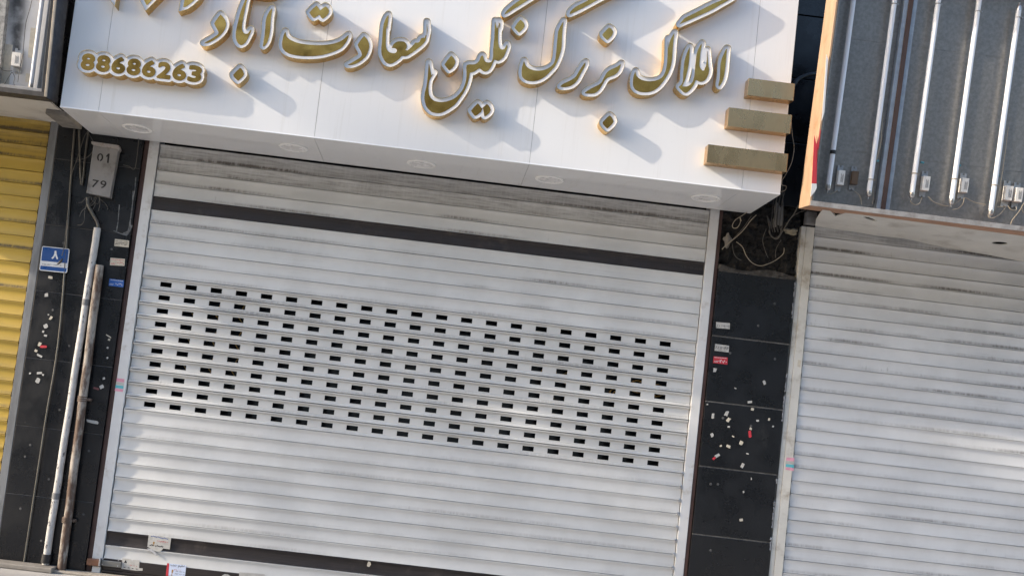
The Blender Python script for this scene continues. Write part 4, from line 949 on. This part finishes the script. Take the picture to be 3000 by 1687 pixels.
txt(s, '\u25b2', (363, 1647), (372, 1648), .018, YK, M_ink); txt(s, '- - - -', (362, 1661), (403, 1667), .004, YK, M_ink); txt(s, '~ - -', (380, 1655), (402, 1658), .004, YK, M_redink)
s = sticker([(489.7, 1648), (545.6, 1655), (542, 1687), (485.7, 1685)], YK, M_plblue, 'pale blue door service flyer with a red edge on the bottom rail', 'flyer', name='flyer')
m = MB(); m.poly([[hxz(*p, YK) for p in ((489.7, 1648), (496, 1649), (493, 1685.3), (485.7, 1685))]], YK - .0006, YK - .0001); m.build('red_edge', M_pred, s)
txt(s, '\u0628\u0631\u062f  \ufee2\ufbff\ufec8\ufecb', (499, 1660), (541, 1665), .024, YK, M_ink, .012); txt(s, '\u06f2\u06f1-\u06f6\u06f6', (510, 1669), (530, 1671.5), .007, YK, M_redink); txt(s, '\u06f4\u06f4 \u06f2\u06f3\u06f2 \u06f1\u06f1', (515, 1674), (540, 1677), .007, YK, M_ink); txt(s, '\u06f4\u06f4\u06f4 \u06f2\u06f3 \u06f2\u06f1', (512, 1681), (540, 1684.5), .007, YK, M_ink); txt(s, '!', (500, 1684), (505, 1685), .035, YK, M_goldink)
sticker([(701, 1675), (735, 1677), (776, 1681), (775, 1700), (700, 1700)], YK - .004, M_paper, 'white paper remnant cut by the bottom of the photo, right of the flyers', 'flyer', name='flyer')
sticker([(650, 1685), (658, 1680), (668, 1681), (676, 1687), (674, 1700), (648, 1700)], YK - .004, M_paper, 'small round white paper remnant at the bottom of the photo', 'flyer', name='flyer')
sticker([(1076, 1650), (1079, 1643), (1085, 1645), (1087, 1653), (1081, 1660), (1075, 1657)], YK - .0022, M_pcream, 'cream splash on the lower dark slat of the shutter', 'splash', name='dried_splash')
sticker([(430, 1604), (445, 1607), (452, 1613), (462, 1626), (456, 1627), (447, 1617), (436, 1612)], YK - .004, pbr('torn_paper_grey', (.36, .36, .37), .8, var=.3, scale=50), 'torn dangling strip below the crumpled flyer', 'flyer', name='torn_strip')
def scrap(px, py, w, h, ang, mat, label, group):
    c = hxz(px, py, YS); w *= .00195; h *= .00195; pts = []
    for a, b_ in ((-.5, -.5), (.0, -.52), (.5, -.45), (.52, .1), (.45, .5), (-.1, .46), (-.5, .42)):
        x = a * w * rnd.uniform(.75, 1.1); z = b_ * h * rnd.uniform(.75, 1.1); pts.append((c[0] + x * math.cos(ang) - z * math.sin(ang), c[1] + x * math.sin(ang) + z * math.cos(ang)))
    MB().poly([pts], YS - .0004, YS + .0008).build('paper_scrap', mat, label=label, cat='paper scrap', group=group)
S7 = lambda a, b_: (1950 + a / 1.732, 850 + b_ / 1.732)
for a, b_, w, h in [(250, 405, 11, 13), (500, 467, 9, 14), (354, 497, 6, 4), (428, 566, 16, 8), (440, 603, 9, 9), (310, 625, 11, 16), (319, 656, 11, 15), (240, 637, 9, 16), (235, 733, 10, 12), (320, 692, 7, 6), (432, 702, 8, 8), (343, 741, 8, 5), (384, 773, 10, 13), (280, 788, 7, 6), (320, 791, 13, 8), (415, 828, 9, 4), (390, 888, 9, 17), (467, 661, 9, 7), (395, 1022, 5, 7), (435, 955, 3, 7), (212, 578, 5, 4), (525, 655, 6, 9), (545, 690, 5, 6)]:
    scrap(*S7(a, b_), w, h, rnd.uniform(-.5, .5), M_paper if rnd.random() < .75 else M_pcream, 'small torn white paper scrap stuck on the right black pillar', 'paper scraps on the right pillar')
scrap(*S7(428, 729), 9, 22, .2, M_pred, 'red torn scrap among the white ones on the right pillar', 'paper scraps on the right pillar')
scrap(*S7(262, 838), 17, 9, .6, M_paper, 'larger white scrap touching a red one low on the right pillar', 'paper scraps on the right pillar'); scrap(*S7(247, 851), 11, 7, .7, M_pred, 'small red scrap under a white one low on the right pillar', 'paper scraps on the right pillar')
scrap(*S7(383, 1164), 12, 9, .1, M_pcream, 'lowest cream scrap alone on the right pillar', 'paper scraps on the right pillar')
S6 = lambda a, b_: (a / 2.4156, 640 + b_ / 2.4156)
for a, b_, w, h in [(330, 541, 11, 12), (360, 703, 7, 14), (323, 760, 12, 13), (305, 800, 7, 7), (322, 828, 11, 7), (280, 888, 10, 13), (281, 970, 19, 7), (277, 1092, 17, 8), (268, 1143, 12, 16), (212, 1094, 6, 6), (305, 1105, 6, 5), (768, 832, 17, 4), (772, 856, 7, 6), (762, 913, 6, 6), (760, 985, 5, 6), (735, 1130, 8, 8), (342, 680, 5, 5), (255, 935, 9, 8)]:
    scrap(*S6(a, b_), w, h, rnd.uniform(-.5, .5), M_paper if rnd.random() < .75 else M_pcream, 'small torn white paper scrap stuck on the left black pillar', 'paper scraps on the left pillar')
scrap(*S6(358, 416), 13, 9, -.1, M_pcream, 'cream scrap directly below the blue number plate', 'paper scraps on the left pillar')
scrap(*S6(303, 905), 22, 8, .1, M_pred, 'red torn scrap on the left pillar', 'paper scraps on the left pillar')
scrap(*S6(720, 1190), 15, 12, .5, M_paper, 'white folded scrap right of the pipes above a dark red one', 'paper scraps on the left pillar')
scrap(*S6(680, 1201), 18, 7, -.2, pbr('faded_red_paper', (.18, .07, .07), .8), 'faded dark red scrap right of the pipes', 'paper scraps on the left pillar')
scrap(*S6(650, 1435), 36, 9, -.1, M_paper, 'long white scrap right of the rusty pipe', 'paper scraps on the left pillar')

# ------------------------------------------------------------------ ledge at the foot of the left pillar
m = MB(); a = hit(0, 1647, Y=-.13); c = hit(152, 1668, Y=-.13)
m.box((-1.6, -.13, .061), (c[0], -.021, a[2] + .0), .006); m.build('stone_ledge', M_stone, label='beige stone ledge at the foot of the left pillar', cat='ledge')
MB().box((-.40, -.10, .061), (3.45, -.012, .0745), .004).build('door_sill', pbr('sill_stone', (.34, .30, .25), .7, var=.2, scale=30), label='pale stone sill below the white shutter', cat='sill')

# ------------------------------------------------------------------ loose wiring between the big sign and the right lightbox
C5 = lambda a, b_: (2000 + a / 3.4333, 400 + b_ / 3.4333)
grp = 'loose wires beside the right end of the sign'
def rw(pts, r, mat, y0, y1, label, name='loose_wire'):
    n = len(pts); P = [hit(*C5(*p), Y=y0 + (y1 - y0) * i / (n - 1)) for i, p in enumerate(pts)]
    MB().tube(catmull(P, 6), r * .78, 7).build(name, mat, label=label, cat='wire', group=grp)
rw([(1085, -220), (1098, -60), (1105, 0), (1120, 120), (1100, 250), (1060, 340), (1020, 410), (995, 450), (1000, 490), (1040, 500), (1030, 540), (990, 555)], .0024, M_wirey, -.50, -.46, 'beige wire hanging down past the right end of the sign')
rw([(650, 760), (590, 800), (530, 840), (500, 890), (510, 920), (550, 915), (580, 860), (575, 810), (590, 850)], .0030, M_wirey, -.06, -.08, 'pale wire loop under the right corner of the sign')
rw([(740, 790), (680, 850), (620, 930), (540, 1010), (450, 1080), (395, 1135)], .0034, M_wirey, -.05, -.03, 'beige wire running down to the brown jamb')
rw([(690, 800), (600, 930), (500, 1040), (440, 1130)], .0030, M_cable, -.04, -.03, 'grey wire running beside the beige one to the jamb')
rw([(850, 800), (880, 880), (870, 960), (900, 1010), (950, 1030), (1000, 960), (1060, 860), (1130, 760), (1160, 690)], .0042, M_cable, -.05, -.30, 'thick grey cable looping up to the lightbox corner')
rw([(1000, 380), (1010, 750), (1000, 900), (975, 990), (930, 1020), (885, 985), (870, 900), (850, 810)], .0036, M_cable, -.10, -.05, 'grey cable loop in the middle of the tangle')
rw([(500, 1080), (510, 1160), (540, 1215), (590, 1245)], .0026, M_cable, -.03, -.03, 'thin grey wire end low in the broken masonry')
rw([(540, 1060), (600, 1110), (640, 1200), (700, 1270), (780, 1300), (860, 1280), (940, 1240), (1010, 1180), (1020, 1120)], .0028, M_wirey, -.03, -.03, 'long beige wire sagging across the broken masonry')
rw([(840, 930), (805, 1040), (830, 1150), (860, 1220)], .0028, M_cable, -.03, -.03, 'grey wire hanging straight in the broken masonry')
rw([(990, 1040), (940, 1130), (935, 1220)], .0026, M_cable, -.03, -.03, 'short grey wire at the right of the broken masonry')
for k, (x, w) in enumerate(((905, 18), (935, 14), (965, 12), (880, 10))):
    rw([(x + 60, 560), (x + 35, 650), (x + 20, 780), (x + 10, 880), (x + 25, 960)], .0045 if k < 2 else .003, M_cabled if k % 2 else M_cable, -.12, -.04, 'dark cables bundled behind the corner of the sign')
rw([(1240, 735), (1180, 760), (1110, 800), (1060, 850)], .003, M_cable, -.35, -.10, 'grey wire under the corner of the lightbox')
cbx = [hit(1700 + a / 3.4333, b_ / 3.4333, Y=y) for a, b_, y in ((2135, 900, -.30), (2150, 850, -.30), (2190, 800, -.28), (2260, 765, -.26), (2340, 745, -.24), (2400, 740, -.2))]
MB().tube(catmull(cbx, 6), .012, 10).build('hose', M_black, label='black hose arching in the dark gap beside the sign', cat='hose')
# lump of plaster and a junction block in the broken head of the pillar
def lump(name, px, py, y, r, mat, label, seed, sq=(1, .5, .8)):
    bm = bmesh.new(); bmesh.ops.create_icosphere(bm, subdivisions=3, radius=1); c = hit(*C5(px, py), Y=y); q = random.Random(seed)
    ph = [q.uniform(0, 6) for _ in range(6)]
    for v in bm.verts:
        k = 1 + .22 * math.sin(v.co.x * 4 + ph[0]) + .18 * math.sin(v.co.z * 5 + ph[1]) + .15 * math.sin((v.co.x + v.co.y) * 7 + ph[2]) + q.uniform(-.05, .05)
        v.co = Vector((c[0] + v.co.x * r * k * sq[0], c[1] + v.co.y * r * k * sq[1], c[2] + v.co.z * r * k * sq[2]))
    MB().bm(bm, True).build(name, mat, label=label, cat='masonry')
lump('plaster_lump', 1090, 955, -.02, .026, pbr('beige_plaster', (.24, .21, .15), .9, var=.3, scale=40), 'beige plaster lump among the wires on the broken pillar head', 2, (1.3, .8, .7))
lump('plaster_lump', 450, 1040, -.01, .03, M_conc, 'grey plaster lump beside the brown jamb', 4, (.9, .5, 1.2))
lump('plaster_lump', 960, 800, -.03, .025, M_conc, 'grey plaster streak hanging behind the cables', 5, (1.0, .7, 2.6))
m = MB(); a = hit(*C5(1255, 735), Y=-.03); c = hit(*C5(1345, 890), Y=-.03); m.box((a[0], -.03, c[2]), (c[0], .02, a[2]), .004); m.build('steel_post', M_boxp, label='short grey steel post above the cream guide rail', cat='post')
